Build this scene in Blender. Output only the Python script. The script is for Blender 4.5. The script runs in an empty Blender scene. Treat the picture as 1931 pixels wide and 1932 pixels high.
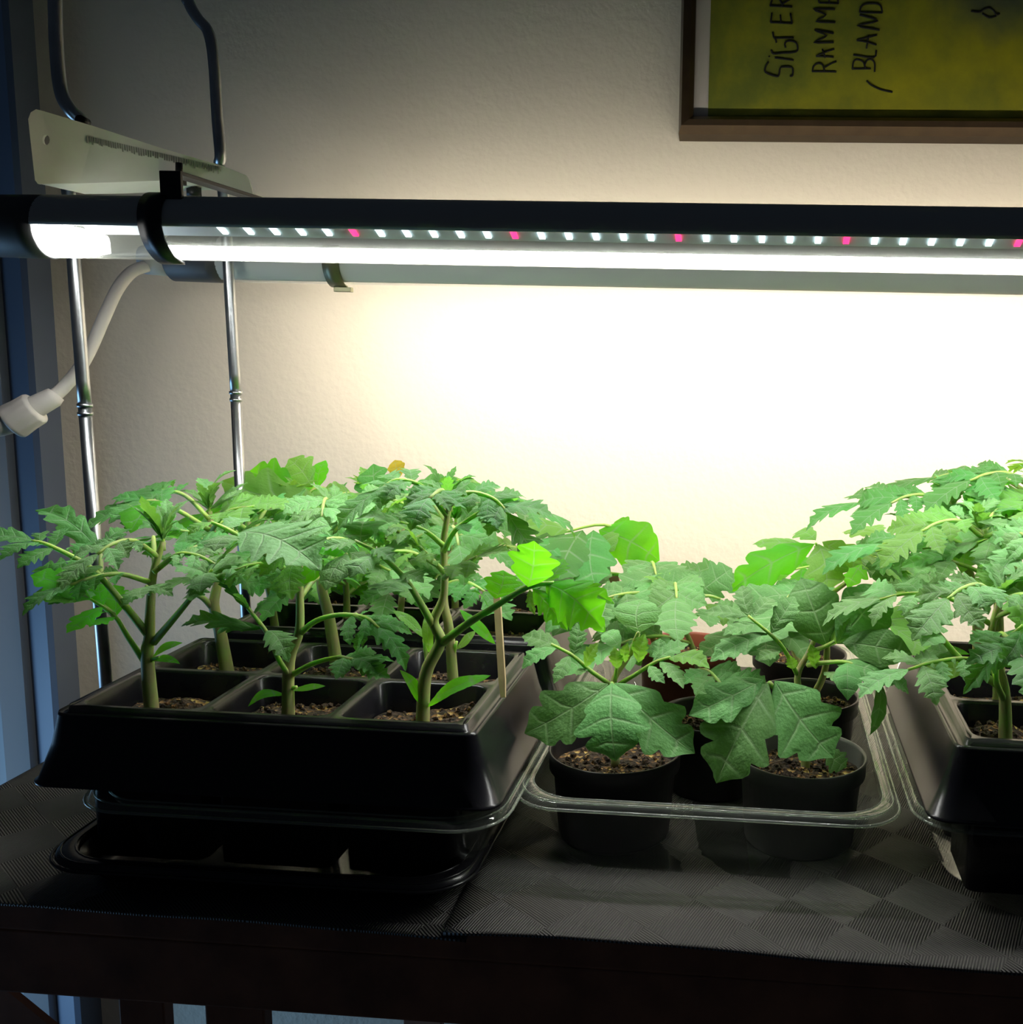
import bpy, bmesh, math, random
from mathutils import Vector, Matrix

random.seed(7)
S = bpy.context.scene
COL = S.collection
TZ = 0.75                      # table top height above the floor

# ------------------------------------------------------------------ camera
F_PX, CX, CY = 1933.0, 1290.0, 966.0
H_CAM = 0.31                   # camera height above the table top
_p, _y, _r = [math.radians(a) for a in (8.7, 4.15, 1.36)]
_W = Vector((-math.sin(_y)*math.cos(_p), math.cos(_y)*math.cos(_p), -math.sin(_p)))
_r0 = Vector((math.cos(_y), math.sin(_y), 0)); _u0 = _r0.cross(_W)
_R = _r0*math.cos(_r) + _u0*math.sin(_r); _U = _u0*math.cos(_r) - _r0*math.sin(_r)
CAM = Vector((0, 0, TZ+H_CAM))
cd = bpy.data.cameras.new('camera'); cam = bpy.data.objects.new('camera', cd); COL.objects.link(cam)
cam.matrix_world = Matrix.Translation(CAM) @ Matrix((_R, _U, -_W)).transposed().to_4x4()
cd.sensor_fit = 'HORIZONTAL'; cd.sensor_width = 36.0; cd.lens = 36.0*F_PX/1931.0
cd.shift_x = -(CX-965.5)/1931.0; cd.shift_y = 0.0; cd.clip_start = 0.02
S.camera = cam

# ------------------------------------------------------------------ world, light, exposure
S.view_settings.view_transform = 'Standard'; S.view_settings.look = 'None'
S.view_settings.exposure = 0.0; S.view_settings.gamma = 1.0; S.view_settings.use_curve_mapping = False
S.cycles.transparent_max_bounces = 32; S.cycles.max_bounces = 10
w = bpy.data.worlds.new('room_dusk'); S.world = w; w.use_nodes = True
w.node_tree.nodes['Background'].inputs[0].default_value = (0.50, 0.66, 0.9, 1)
w.node_tree.nodes['Background'].inputs[1].default_value = 0.017
L_NEAR = 66.0      # near tube, cool white
L_FAR = 64.0       # far tube, warm white
al = bpy.data.lights.new('blue_fill', 'AREA'); al.shape = 'RECTANGLE'; al.size = 0.6; al.size_y = 0.6  # added blue fill light, low beside the table; no window stands behind it
al.energy = 3.4; al.spread = math.radians(120); al.color = (0.32, 0.62, 1.0)
ao = bpy.data.objects.new('blue_fill', al); COL.objects.link(ao)
ao.location = (-1.45, 0.70, TZ-0.42)
ao.rotation_euler = (Vector((-0.45, 0.95, TZ-0.40))-ao.location).to_track_quat('-Z', 'Y').to_euler()

# ------------------------------------------------------------------ picking helpers
def ray(px, py): return (px-CX)/F_PX*_R - (py-CY)/F_PX*_U + _W
def PY(px, py, Y):             # the point seen at a photo pixel on the plane y = Y
    d = ray(px, py); return CAM + d*(Y/d.y)
def V(x, y, z): return Vector((x, y, TZ+z))

# ------------------------------------------------------------------ materials
def new_mat(name):
    m = bpy.data.materials.new(name); m.use_nodes = True
    nt = m.node_tree; nt.nodes.clear()
    out = nt.nodes.new('ShaderNodeOutputMaterial')
    return m, nt, out
def N(nt, typ, **kw):
    n = nt.nodes.new(typ)
    for k, v in kw.items():
        if k.startswith('i_'): n.inputs[k[2:].replace('_', ' ')].default_value = v
        else: setattr(n, k, v)
    return n
def LK(nt, a, b): nt.links.new(a, b)
def math_n(nt, op, a, b=None, c=None):
    n = nt.nodes.new('ShaderNodeMath'); n.operation = op
    for i, v in enumerate((a, b, c)):
        if v is None: continue
        if isinstance(v, (int, float)): n.inputs[i].default_value = v
        else: nt.links.new(v, n.inputs[i])
    return n.outputs[0]
def mixc(nt, fac, a, b):
    n = nt.nodes.new('ShaderNodeMix'); n.data_type = 'RGBA'
    for s, v in ((n.inputs['Factor'], fac), (n.inputs['A'], a), (n.inputs['B'], b)):
        if isinstance(v, (int, float, tuple)): s.default_value = v
        else: nt.links.new(v, s)
    return n.outputs['Result']
def c4(c): return (c[0], c[1], c[2], 1)

def simple(name, col, rough=0.5, metal=0.0, spec=0.5, noise=None, bump=0.0, scale=60, coat=0.0):
    m, nt, out = new_mat(name)
    b = N(nt, 'ShaderNodeBsdfPrincipled')
    b.inputs['Base Color'].default_value = c4(col); b.inputs['Roughness'].default_value = rough
    b.inputs['Metallic'].default_value = metal; b.inputs['Specular IOR Level'].default_value = spec
    b.inputs['Coat Weight'].default_value = coat
    tc = N(nt, 'ShaderNodeTexCoord')
    nz = N(nt, 'ShaderNodeTexNoise'); nz.inputs['Scale'].default_value = scale; nz.inputs['Detail'].default_value = 5
    LK(nt, tc.outputs['Object'], nz.inputs['Vector'])
    if noise:
        cr = N(nt, 'ShaderNodeMapRange'); cr.inputs['From Min'].default_value = .35; cr.inputs['From Max'].default_value = .65
        LK(nt, nz.outputs['Fac'], cr.inputs['Value'])
        LK(nt, mixc(nt, cr.outputs['Result'], c4(col), c4(noise)), b.inputs['Base Color'])
    if bump:
        bp = N(nt, 'ShaderNodeBump'); bp.inputs['Strength'].default_value = bump; bp.inputs['Distance'].default_value = 0.002
        LK(nt, nz.outputs['Fac'], bp.inputs['Height']); LK(nt, bp.outputs['Normal'], b.inputs['Normal'])
    LK(nt, b.outputs[0], out.inputs[0])
    return m

def leaf_mat(name, top, under, trans, transw=0.4, sheen=0.25, vein=(.36, .50, .27), veinw=0.6, rough=0.55):
    m, nt, out = new_mat(name)
    uv = N(nt, 'ShaderNodeUVMap'); sp = N(nt, 'ShaderNodeSeparateXYZ'); LK(nt, uv.outputs[0], sp.inputs[0])
    fr = math_n(nt, 'FRACT', sp.outputs['X']); a = math_n(nt, 'ABSOLUTE', math_n(nt, 'SUBTRACT', fr, 0.5))
    v = math_n(nt, 'ABSOLUTE', sp.outputs['Y'])
    lat = math_n(nt, 'SUBTRACT', 1.0, math_n(nt, 'DIVIDE', a, 0.085)); lat = math_n(nt, 'MAXIMUM', lat, 0.0)
    lat = math_n(nt, 'MULTIPLY', lat, math_n(nt, 'SUBTRACT', 1.0, math_n(nt, 'MULTIPLY', v, .8)))
    mid = math_n(nt, 'SUBTRACT', 1.0, math_n(nt, 'DIVIDE', v, 0.055)); mid = math_n(nt, 'MAXIMUM', mid, 0.0)
    ve = math_n(nt, 'MAXIMUM', lat, mid)
    oi = N(nt, 'ShaderNodeObjectInfo')
    hs = N(nt, 'ShaderNodeHueSaturation')
    hs.inputs['Color'].default_value = c4(top)
    LK(nt, math_n(nt, 'ADD', 0.485, math_n(nt, 'MULTIPLY', oi.outputs['Random'], 0.03)), hs.inputs['Hue'])
    LK(nt, math_n(nt, 'ADD', 0.75, math_n(nt, 'MULTIPLY', oi.outputs['Random'], 0.5)), hs.inputs['Value'])
    tc = N(nt, 'ShaderNodeTexCoord'); nz = N(nt, 'ShaderNodeTexNoise'); nz.inputs['Scale'].default_value = 9; nz.inputs['Detail'].default_value = 4
    LK(nt, tc.outputs['Object'], nz.inputs['Vector'])
    base = mixc(nt, math_n(nt, 'MULTIPLY', nz.outputs['Fac'], .45), hs.outputs[0], c4([x*.55 for x in top]))
    base = mixc(nt, math_n(nt, 'MULTIPLY', ve, veinw), base, c4(vein))
    geo = N(nt, 'ShaderNodeNewGeometry')
    base = mixc(nt, geo.outputs['Backfacing'], base, c4(under))
    b = N(nt, 'ShaderNodeBsdfPrincipled'); b.inputs['Roughness'].default_value = rough; b.inputs['Specular IOR Level'].default_value = .35
    b.inputs['Sheen Weight'].default_value = sheen; b.inputs['Sheen Roughness'].default_value = .45; b.inputs['Sheen Tint'].default_value = (.75, 1, .82, 1)
    LK(nt, base, b.inputs['Base Color'])
    n2 = N(nt, 'ShaderNodeTexNoise'); n2.inputs['Scale'].default_value = 24; n2.inputs['Detail'].default_value = 3
    LK(nt, tc.outputs['Object'], n2.inputs['Vector'])
    hgt = math_n(nt, 'SUBTRACT', n2.outputs['Fac'], math_n(nt, 'MULTIPLY', ve, .6))
    bp = N(nt, 'ShaderNodeBump'); bp.inputs['Strength'].default_value = .42; bp.inputs['Distance'].default_value = .0018
    LK(nt, hgt, bp.inputs['Height']); LK(nt, bp.outputs[0], b.inputs['Normal'])
    t = N(nt, 'ShaderNodeBsdfTranslucent'); LK(nt, mixc(nt, math_n(nt, 'MULTIPLY', ve, .5), c4(trans), c4(vein)), t.inputs['Color'])
    mx = N(nt, 'ShaderNodeMixShader'); mx.inputs[0].default_value = transw
    LK(nt, b.outputs[0], mx.inputs[1]); LK(nt, t.outputs[0], mx.inputs[2]); LK(nt, mx.outputs[0], out.inputs[0])
    return m

def stalk(name, col, rough=.6, noise=None, scale=60, bump=0):
    m = simple(name, col, rough, noise=noise, scale=scale, bump=bump); nt = m.node_tree
    b = next(n for n in nt.nodes if n.type == 'BSDF_PRINCIPLED'); out = next(n for n in nt.nodes if n.type == 'OUTPUT_MATERIAL')
    b.inputs['Subsurface Weight'].default_value = .8; b.inputs['Subsurface Radius'].default_value = (.5, 1.0, .2); b.inputs['Subsurface Scale'].default_value = .006
    return m
def clear_mat(name, tint=(.93, .96, .93), haze=0.03, gloss=1.0, rough=.05, hz='ShaderNodeBsdfDiffuse'):
    m, nt, out = new_mat(name)
    tr = N(nt, 'ShaderNodeBsdfTransparent'); tr.inputs[0].default_value = c4(tint)
    gl = N(nt, 'ShaderNodeBsdfGlossy'); gl.inputs['Roughness'].default_value = rough; gl.inputs[0].default_value = (1, 1, 1, 1)
    df = N(nt, hz); df.inputs[0].default_value = (.7, .75, .7, 1)
    lw = N(nt, 'ShaderNodeLayerWeight'); lw.inputs[0].default_value = .5
    fres = math_n(nt, 'ADD', .045, math_n(nt, 'MULTIPLY', math_n(nt, 'POWER', lw.outputs['Facing'], 4.5), .85))
    m1 = N(nt, 'ShaderNodeMixShader'); m1.inputs[0].default_value = haze
    LK(nt, tr.outputs[0], m1.inputs[1]); LK(nt, df.outputs[0], m1.inputs[2])
    m2 = N(nt, 'ShaderNodeMixShader'); LK(nt, math_n(nt, 'MULTIPLY', fres, gloss), m2.inputs[0])
    LK(nt, m1.outputs[0], m2.inputs[1]); LK(nt, gl.outputs[0], m2.inputs[2]); LK(nt, m2.outputs[0], out.inputs[0])
    return m

def emit_mat(name, col, strength, one_sided=False):
    m, nt, out = new_mat(name)
    e = N(nt, 'ShaderNodeEmission'); e.inputs[0].default_value = c4(col); e.inputs[1].default_value = strength
    if one_sided:
        g = N(nt, 'ShaderNodeNewGeometry'); LK(nt, math_n(nt, 'MULTIPLY', g.outputs['Backfacing'], strength), e.inputs[1])
    LK(nt, e.outputs[0], out.inputs[0]); return m

M = {}
M['wall'] = simple('wall_paint', (.80, .735, .62), .75, spec=.2, bump=.4, scale=130)
M['casing'] = simple('casing_paint', (.40, .42, .44), .45, noise=(.38, .40, .42), scale=8)
M['casingshade'] = simple('casing_shade_blue', (.13, .16, .22), .5, noise=(.11, .14, .20), scale=8)  # shade on the casing's edge strip, put into a darker blue colour
M['floor'] = simple('floor_wood', (.16, .11, .07), .5, noise=(.1, .06, .04), scale=12)
M['table'] = simple('dark_stained_wood', (.34, .16, .10), .55, noise=(.19, .09, .06), scale=26, bump=.15)
M['black'] = simple('black_plastic', (.008, .008, .011), .26, noise=(.012, .011, .013), scale=30, spec=.38)
M['potblack'] = simple('pot_black_plastic', (.013, .012, .014), .38)
M['potgrey'] = simple('pot_grey_plastic', (.085, .087, .080), .42)
M['terracotta'] = simple('terracotta_plastic', (.28, .07, .04), .45)
M['steel'] = simple('galvanised_steel', (.55, .57, .58), .32, metal=1.0, noise=(.42, .45, .47), scale=50)
M['plate'] = simple('zinc_plate', (.88, .88, .84), .45, metal=.1, noise=(.82, .82, .77), scale=35)
M['clip'] = simple('black_spring_steel', (.03, .03, .032), .3, metal=.7)
M['clipdark'] = simple('olive_spring_steel', (.16, .16, .09), .35, metal=.6)
M['shell'] = simple('tube_housing_grey', (.55, .56, .55), .5)
M['capm'] = simple('tube_cap_dark', (.07, .07, .075), .5)
M['cable'] = simple('white_rubber', (.72, .68, .64), .5)
M['bolt'] = simple('black_bolt', (.02, .02, .02), .4, metal=.5)
M['pcb'] = simple('white_circuit_board', (.74, .82, .92), .4)
M['stick'] = simple('pale_wood', (.62, .47, .27), .7, noise=(.45, .32, .17), scale=40)
M['stickbrown'] = simple('aged_wood', (.30, .19, .09), .7, noise=(.22, .13, .06), scale=40)
M['stickorange'] = simple('orange_wood', (.45, .16, .06), .7, noise=(.3, .1, .04), scale=90)
M['tube'] = clear_mat('clear_tube_cover', (.95, .97, 1.0), .10, 1.0, .06, 'ShaderNodeBsdfTranslucent')
M['clear'] = clear_mat('clear_tray_plastic', (.92, .95, .92), .012, .9, .06)
M['rimclear'] = clear_mat('clear_tray_rim', (.84, .89, .83), .05, 1.0, .08)
M['nearlight'] = emit_mat('near_tube_diffuser', (1.0, .98, .91), L_NEAR, True)
M['farlight'] = emit_mat('far_tube_diffuser', (1.0, .87, .70), L_FAR, True)
M['ledwhite'] = emit_mat('led_chip_white', (.78, 1.0, .90), 5)
M['ledred'] = emit_mat('led_chip_red', (1.0, .02, .12), 4)
M['stem'] = stalk('stem_green', (.30, .36, .12), .6, noise=(.34, .29, .15), scale=70, bump=.2)
M['petiole'] = stalk('petiole_green', (.34, .46, .11), .55, noise=(.28, .36, .12), scale=60)
M['leaf_fine'] = leaf_mat('leaf_blue_green', (.085, .29, .065), (.15, .32, .07), (.20, .62, .05), .36, .12)
M['leaf_mint'] = leaf_mat('leaf_mint', (.17, .38, .12), (.22, .40, .11), (.25, .62, .06), .30, .16)
M['leaf_bright'] = leaf_mat('leaf_bright_green', (.10, .42, .03), (.16, .50, .05), (.26, .95, .02), .66, .05)
M['leaf_dull'] = leaf_mat('leaf_dull_green', (.125, .31, .085), (.16, .31, .08), (.12, .40, .04), .20, .18, veinw=.5)
M['leaf_light'] = leaf_mat('leaf_light_green', (.19, .42, .08), (.27, .44, .08), (.30, .68, .05), .45, .2)
M['leaf_yellow'] = leaf_mat('leaf_yellowed', (.55, .45, .05), (.5, .4, .06), (.8, .6, .03), .5, .05)

def soil_mat():
    m, nt, out = new_mat('potting_soil')
    tc = N(nt, 'ShaderNodeTexCoord'); vo = N(nt, 'ShaderNodeTexVoronoi'); vo.inputs['Scale'].default_value = 420
    LK(nt, tc.outputs['Object'], vo.inputs['Vector'])
    nz = N(nt, 'ShaderNodeTexNoise'); nz.inputs['Scale'].default_value = 45; nz.inputs['Detail'].default_value = 3
    LK(nt, tc.outputs['Object'], nz.inputs['Vector'])
    sp = N(nt, 'ShaderNodeSeparateColor'); LK(nt, vo.outputs['Color'], sp.inputs[0])
    ramp = N(nt, 'ShaderNodeValToRGB'); e = ramp.color_ramp.elements
    e[0].position = 0; e[0].color = (.018, .011, .007, 1); e[1].position = .55; e[1].color = (.06, .035, .018, 1)
    for p, c in ((.70, (.24, .12, .04, 1)), (.86, (.56, .40, .13, 1))): x = e.new(p); x.color = c
    LK(nt, math_n(nt, 'ADD', math_n(nt, 'MULTIPLY', sp.outputs[0], .75), math_n(nt, 'MULTIPLY', math_n(nt, 'SUBTRACT', nz.outputs['Fac'], .5), 1.1)), ramp.inputs[0])
    b = N(nt, 'ShaderNodeBsdfPrincipled'); b.inputs['Roughness'].default_value = .9
    LK(nt, ramp.outputs[0], b.inputs['Base Color'])
    bp = N(nt, 'ShaderNodeBump'); bp.inputs['Strength'].default_value = .8; bp.inputs['Distance'].default_value = .003
    LK(nt, vo.outputs['Distance'], bp.inputs['Height']); LK(nt, bp.outputs[0], b.inputs['Normal'])
    LK(nt, b.outputs[0], out.inputs[0]); return m
M['soil'] = soil_mat()

def cloth_mat():
    m, nt, out = new_mat('woven_dark_cloth')
    tc = N(nt, 'ShaderNodeTexCoord'); mp = N(nt, 'ShaderNodeMapping'); LK(nt, tc.outputs['Object'], mp.inputs[0])
    mp.inputs['Rotation'].default_value = (0, 0, math.radians(38))
    ch = N(nt, 'ShaderNodeTexChecker'); ch.inputs['Scale'].default_value = 26; LK(nt, mp.outputs[0], ch.inputs['Vector'])
    def wave(rot, sc):
        q = N(nt, 'ShaderNodeMapping'); LK(nt, tc.outputs['Object'], q.inputs[0]); q.inputs['Rotation'].default_value = (0, 0, math.radians(rot))
        wv = N(nt, 'ShaderNodeTexWave'); wv.inputs['Scale'].default_value = sc; wv.inputs['Distortion'].default_value = .4
        LK(nt, q.outputs[0], wv.inputs['Vector']); return wv.outputs['Fac']
    h = N(nt, 'ShaderNodeMix'); LK(nt, ch.outputs['Fac'], h.inputs['Factor']); LK(nt, wave(20, 210), h.inputs['A']); LK(nt, wave(-50, 210), h.inputs['B'])
    b = N(nt, 'ShaderNodeBsdfPrincipled'); b.inputs['Roughness'].default_value = .55; b.inputs['Specular IOR Level'].default_value = .4
    LK(nt, mixc(nt, h.outputs['Result'], (.030, .029, .028, 1), (.085, .08, .075, 1)), b.inputs['Base Color'])
    bp = N(nt, 'ShaderNodeBump'); bp.inputs['Strength'].default_value = .7; bp.inputs['Distance'].default_value = .0012
    LK(nt, h.outputs['Result'], bp.inputs['Height']); LK(nt, bp.outputs[0], b.inputs['Normal'])
    LK(nt, b.outputs[0], out.inputs[0]); return m
M['cloth'] = cloth_mat()

def paint_mat():
    m, nt, out = new_mat('abstract_painting')
    tc = N(nt, 'ShaderNodeTexCoord'); sp = N(nt, 'ShaderNodeSeparateXYZ'); LK(nt, tc.outputs['Object'], sp.inputs[0])
    nz = N(nt, 'ShaderNodeTexNoise'); nz.inputs['Scale'].default_value = 9; nz.inputs['Detail'].default_value = 8; nz.inputs['Roughness'].default_value = .65
    LK(nt, tc.outputs['Object'], nz.inputs['Vector'])
    n2 = N(nt, 'ShaderNodeTexNoise'); n2.inputs['Scale'].default_value = 30; n2.inputs['Detail'].default_value = 8
    LK(nt, tc.outputs['Object'], n2.inputs['Vector'])
    ramp = N(nt, 'ShaderNodeValToRGB'); e = ramp.color_ramp.elements
    e[0].position = .25; e[0].color = (.07, .10, .035, 1); e[1].position = .8; e[1].color = (.42, .40, .02, 1)
    x = e.new(.5); x.color = (.17, .20, .03, 1)
    LK(nt, math_n(nt, 'ADD', math_n(nt, 'MULTIPLY', nz.outputs['Fac'], .8), math_n(nt, 'ADD', math_n(nt, 'MULTIPLY', n2.outputs['Fac'], .25), math_n(nt, 'MULTIPLY', sp.outputs['X'], .5))), ramp.inputs[0])
    # a dark blue smear, round its own spot on the paper
    vm = N(nt, 'ShaderNodeVectorMath'); vm.operation = 'DISTANCE'; LK(nt, tc.outputs['Object'], vm.inputs[0]); vm.inputs[1].default_value = (.26, 0, .135)
    dd = math_n(nt, 'ADD', math_n(nt, 'DIVIDE', vm.outputs['Value'], .07), math_n(nt, 'MULTIPLY', n2.outputs['Fac'], .5))
    mr = N(nt, 'ShaderNodeMapRange'); LK(nt, dd, mr.inputs[0]); mr.inputs['From Min'].default_value = .5; mr.inputs['From Max'].default_value = 1.3
    mr.inputs['To Min'].default_value = 1; mr.inputs['To Max'].default_value = 0
    b = N(nt, 'ShaderNodeBsdfPrincipled'); b.inputs['Roughness'].default_value = .7; b.inputs['Specular IOR Level'].default_value = .2
    LK(nt, mixc(nt, mr.outputs[0], ramp.outputs[0], (.03, .06, .08, 1)), b.inputs['Base Color'])
    LK(nt, b.outputs[0], out.inputs[0]); return m
M['painting'] = paint_mat()
M['ink'] = simple('black_ink', (.008, .008, .006), .8)
M['mat'] = simple('white_passepartout', (.62, .60, .58), .8)
M['frame'] = simple('dark_bronze_frame', (.075, .048, .024), .34, metal=.55, noise=(.06, .038, .02), scale=60)

# ------------------------------------------------------------------ object helpers
def thing(name, label, cat, loc, group=None):
    o = bpy.data.objects.new(name, None); COL.objects.link(o); o.location = loc
    o.empty_display_size = .02; o['label'] = label; o['category'] = cat
    if group: o['group'] = group
    return o
def tag(o, label, cat, group=None):
    o['label'] = label; o['category'] = cat
    if group: o['group'] = group
    return o
def world_org(p):
    v = Vector((0, 0, 0))
    while p: v += p.location; p = p.parent
    return v
def obj(name, bm, mat, parent=None, org=None, smooth=True, structure=False):
    """Link a bmesh (world coordinates) as one object; its origin goes to org (or to its parent's)."""
    o_ = world_org(parent) if parent else Vector((0, 0, 0))
    org = Vector(org) if org is not None else o_
    bmesh.ops.translate(bm, verts=bm.verts, vec=-org)
    me = bpy.data.meshes.new(name); bm.normal_update(); bm.to_mesh(me); bm.free()
    me.materials.append(mat)
    if smooth: me.shade_smooth()
    o = bpy.data.objects.new(name, me); COL.objects.link(o)
    if parent: o.parent = parent; o.location = org-o_
    else: o.location = org
    if structure: o['kind'] = 'structure'
    return o
def box(bm, lo, hi, bevel=0):
    r = bmesh.ops.create_cube(bm, size=1); vs = r['verts']
    lo, hi = Vector(lo), Vector(hi); c = (lo+hi)/2; d = hi-lo
    for v in vs: v.co = Vector((v.co.x*d.x, v.co.y*d.y, v.co.z*d.z))+c
    if bevel:
        es = list({e for v in vs for e in v.link_edges})
        bmesh.ops.bevel(bm, geom=es, offset=bevel, segments=2, affect='EDGES', profile=.6)
def loft(bm, loops, close_ring=True, cap0=False, cap1=False):
    rows = [[bm.verts.new(p) for p in lp] for lp in loops]
    n = len(rows[0])
    for a, b in zip(rows, rows[1:]):
        for i in range(n if close_ring else n-1):
            j = (i+1) % n
            bm.faces.new((a[i], a[j], b[j], b[i]))
    if cap0: bm.faces.new(rows[0][::-1])
    if cap1: bm.faces.new(rows[-1])
    return rows
def tube(bm, pts, rad, n=8, caps=True):
    pts = [Vector(p) for p in pts]
    rads = rad if isinstance(rad, (list, tuple)) else [rad]*len(pts)
    t0 = (pts[1]-pts[0]).normalized()
    up = Vector((0, 0, 1)) if abs(t0.z) < .9 else Vector((0, 1, 0))
    nrm = t0.cross(up).normalized(); loops = []
    for i, p in enumerate(pts):
        t = (pts[min(i+1, len(pts)-1)]-pts[max(i-1, 0)]).normalized()
        nrm = (nrm-t*nrm.dot(t)).normalized(); bn = t.cross(nrm)
        loops.append([p+(nrm*math.cos(2*math.pi*k/n)+bn*math.sin(2*math.pi*k/n))*rads[i] for k in range(n)])
    loft(bm, loops, cap0=caps, cap1=caps)
def smooth_path(pts, k=5):
    pts = [Vector(p) for p in pts]; out = []
    P = [2*pts[0]-pts[1]]+pts+[2*pts[-1]-pts[-2]]
    for i in range(1, len(P)-2):
        for j in range(k):
            t = j/k; a, b, c, d = P[i-1], P[i], P[i+1], P[i+2]
            out.append(.5*((2*b)+(c-a)*t+(2*a-5*b+4*c-d)*t*t+(3*b-a-3*c+d)*t**3))
    out.append(pts[-1]); return out
def rr(cx, cy, hx, hy, r, z, nc=6, ne=4, wob=None):
    """A rounded rectangle as a closed loop of points; wob(i) pushes the straight edges' points inwards."""
    r = min(r, hx-1e-4, hy-1e-4); pts = []
    cs = ((hx-r, hy-r, 0), (-(hx-r), hy-r, 90), (-(hx-r), -(hy-r), 180), (hx-r, -(hy-r), 270))
    for q in range(4):
        x, y, a = cs[q]
        for k in range(nc+1):
            t = math.radians(a+90*k/nc); pts.append((x+r*math.cos(t), y+r*math.sin(t), -1))
        x2, y2, a2 = cs[(q+1) % 4]
        e0 = (x+r*math.cos(math.radians(a+90)), y+r*math.sin(math.radians(a+90)))
        e1 = (x2+r*math.cos(math.radians(a2)), y2+r*math.sin(math.radians(a2)))
        for k in range(1, ne):
            t = k/ne; pts.append((e0[0]*(1-t)+e1[0]*t, e0[1]*(1-t)+e1[1]*t, q))
    out = []
    for i, (x, y, q) in enumerate(pts):
        if wob and q >= 0:
            d = wob(i)
            if q == 0: y -= d
            elif q == 1: x += d
            elif q == 2: y += d
            else: x -= d
        out.append(Vector((cx+x, cy+y, z)))
    return out
def lathe(bm, prof, c, n=48):
    loft(bm, [[Vector((c[0]+r*math.cos(2*math.pi*k/n), c[1]+r*math.sin(2*math.pi*k/n), z)) for k in range(n)] for r, z in prof])

# ------------------------------------------------------------------ the setting
YW = 1.02
bm = bmesh.new(); box(bm, (-.745, YW, 0), (1.6, YW+.1, 2.5)); obj('wall_back', bm, M['wall'], structure=True, smooth=False)
bm = bmesh.new(); box(bm, (-2.4, -1.2, -.05), (1.6, YW+.1, 0)); obj('floor', bm, M['floor'], structure=True, smooth=False)
# door casing beside the wall: a moulded profile, swept from the floor up
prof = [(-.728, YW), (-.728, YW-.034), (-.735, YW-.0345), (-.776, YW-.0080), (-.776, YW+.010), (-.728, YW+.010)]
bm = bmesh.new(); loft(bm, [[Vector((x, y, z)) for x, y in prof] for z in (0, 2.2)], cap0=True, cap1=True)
obj('trim_2', bm, M['casingshade'], structure=True, smooth=False)
prof = [(-.776, YW-.008), (-.779, YW-.016), (-.806, YW-.018), (-.808, YW-.010),
        (-.838, YW-.008), (-.842, YW-.016), (-.90, YW-.014), (-.90, YW+.02), (-.776, YW+.02)]
bm = bmesh.new(); loft(bm, [[Vector((x, y, z)) for x, y in prof] for z in (0, 2.2)], cap0=True, cap1=True)
obj('trim_1', bm, M['casing'], structure=True, smooth=False)
bm = bmesh.new(); box(bm, (-1.75, YW+.005, 0), (-.899, YW+.05, 2.2), .002)
obj('door_1', bm, M['casing'], structure=True, smooth=False)

# ------------------------------------------------------------------ table
tb = thing('table', 'dark stained wooden table with a deep apron carrying the plant trays', 'table', (0, .7, 0))
bm = bmesh.new(); box(bm, (-.517, .512, TZ-.024), (.9, 1.0, TZ-.003), .002); obj('table_top', bm, M['table'], tb, smooth=False)
bm = bmesh.new(); box(bm, (-.50, .520, TZ-.0625), (.88, .540, TZ-.024), .001); obj('apron', bm, M['table'], tb, smooth=False)
bm = bmesh.new(); box(bm, (-.50, .512, TZ-.0625), (.88, .520, TZ-.0235), .001); obj('apron_edge_board', bm, M['table'], tb, smooth=False)
for x0, x1, y0 in ((-.3620, -.3345, .522), (-.3095, -.274, .522), (.80, .84, .522), (-.345, -.305, .94), (.80, .84, .94)):
    bm = bmesh.new(); box(bm, (x0, y0, 0), (x1, y0+.010, TZ-.0623), .001); obj('leg', bm, M['table'], tb, smooth=False)
bm = bmesh.new()
a, b2 = PY(10, 1867, .558)-Vector((0, .058, 0)), PY(90, 1932, .558)-Vector((0, .058, 0)); a, b2 = a-(b2-a)*.1, b2+(b2-a)*3
dirv = (b2-a).normalized(); nv = Vector((dirv.z, 0, -dirv.x)); nv = nv if nv.x < 0 else -nv
lp = [[p+Vector((0, dy, 0)) for p in (a-dirv*.02, b2, b2+nv*.06, a-dirv*.02+nv*.06)] for dy in (.058, .063)]
loft(bm, lp, cap0=True, cap1=True); bmesh.ops.recalc_face_normals(bm, faces=bm.faces); obj('brace', bm, M['table'], tb, smooth=False)
# two woven cloths
def cloth(x0, x1, y0, y1, label, seed, z0=0.0):
    rnd = random.Random(seed); bm = bmesh.new(); nx, ny = 60, 40
    ph = [rnd.uniform(0, 6) for _ in range(4)]
    def z(x, y):
        d = .0006*math.sin(x*31+ph[0])*math.sin(y*23+ph[1])+.0005*math.sin(x*60+y*20+ph[2])
        e = max(0, 1-(y-y0)/.025); return TZ+z0+d*.6+.0008-.0035*e*e*(1+.5*math.sin(x*14+ph[3]))
    g = []
    for j in range(ny+1):
        y = y0+(y1-y0)*(j/ny)**1.5
        g.append([bm.verts.new((x0+(x1-x0)*i/nx, y+.0012*math.sin((x0+(x1-x0)*i/nx)*25+ph[0])*(j == 0), z(x0+(x1-x0)*i/nx, y))) for i in range(nx+1)])
    for j in range(ny):
        for i in range(nx): bm.faces.new((g[j][i], g[j][i+1], g[j+1][i+1], g[j+1][i]))
    r = bmesh.ops.extrude_face_region(bm, geom=bm.faces[:])
    bmesh.ops.translate(bm, verts=[v for v in r['geom'] if isinstance(v, bmesh.types.BMVert)], vec=(0, 0, .0016))
    bmesh.ops.recalc_face_normals(bm, faces=bm.faces)
    return tag(obj('placemat', bm, M['cloth'], None, (x0, y0, TZ+z0)), label, 'placemat')
cloth(-.519, -.148, .500, .99, 'dark woven mat lying under the tray by the metal rods', 3)
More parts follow.
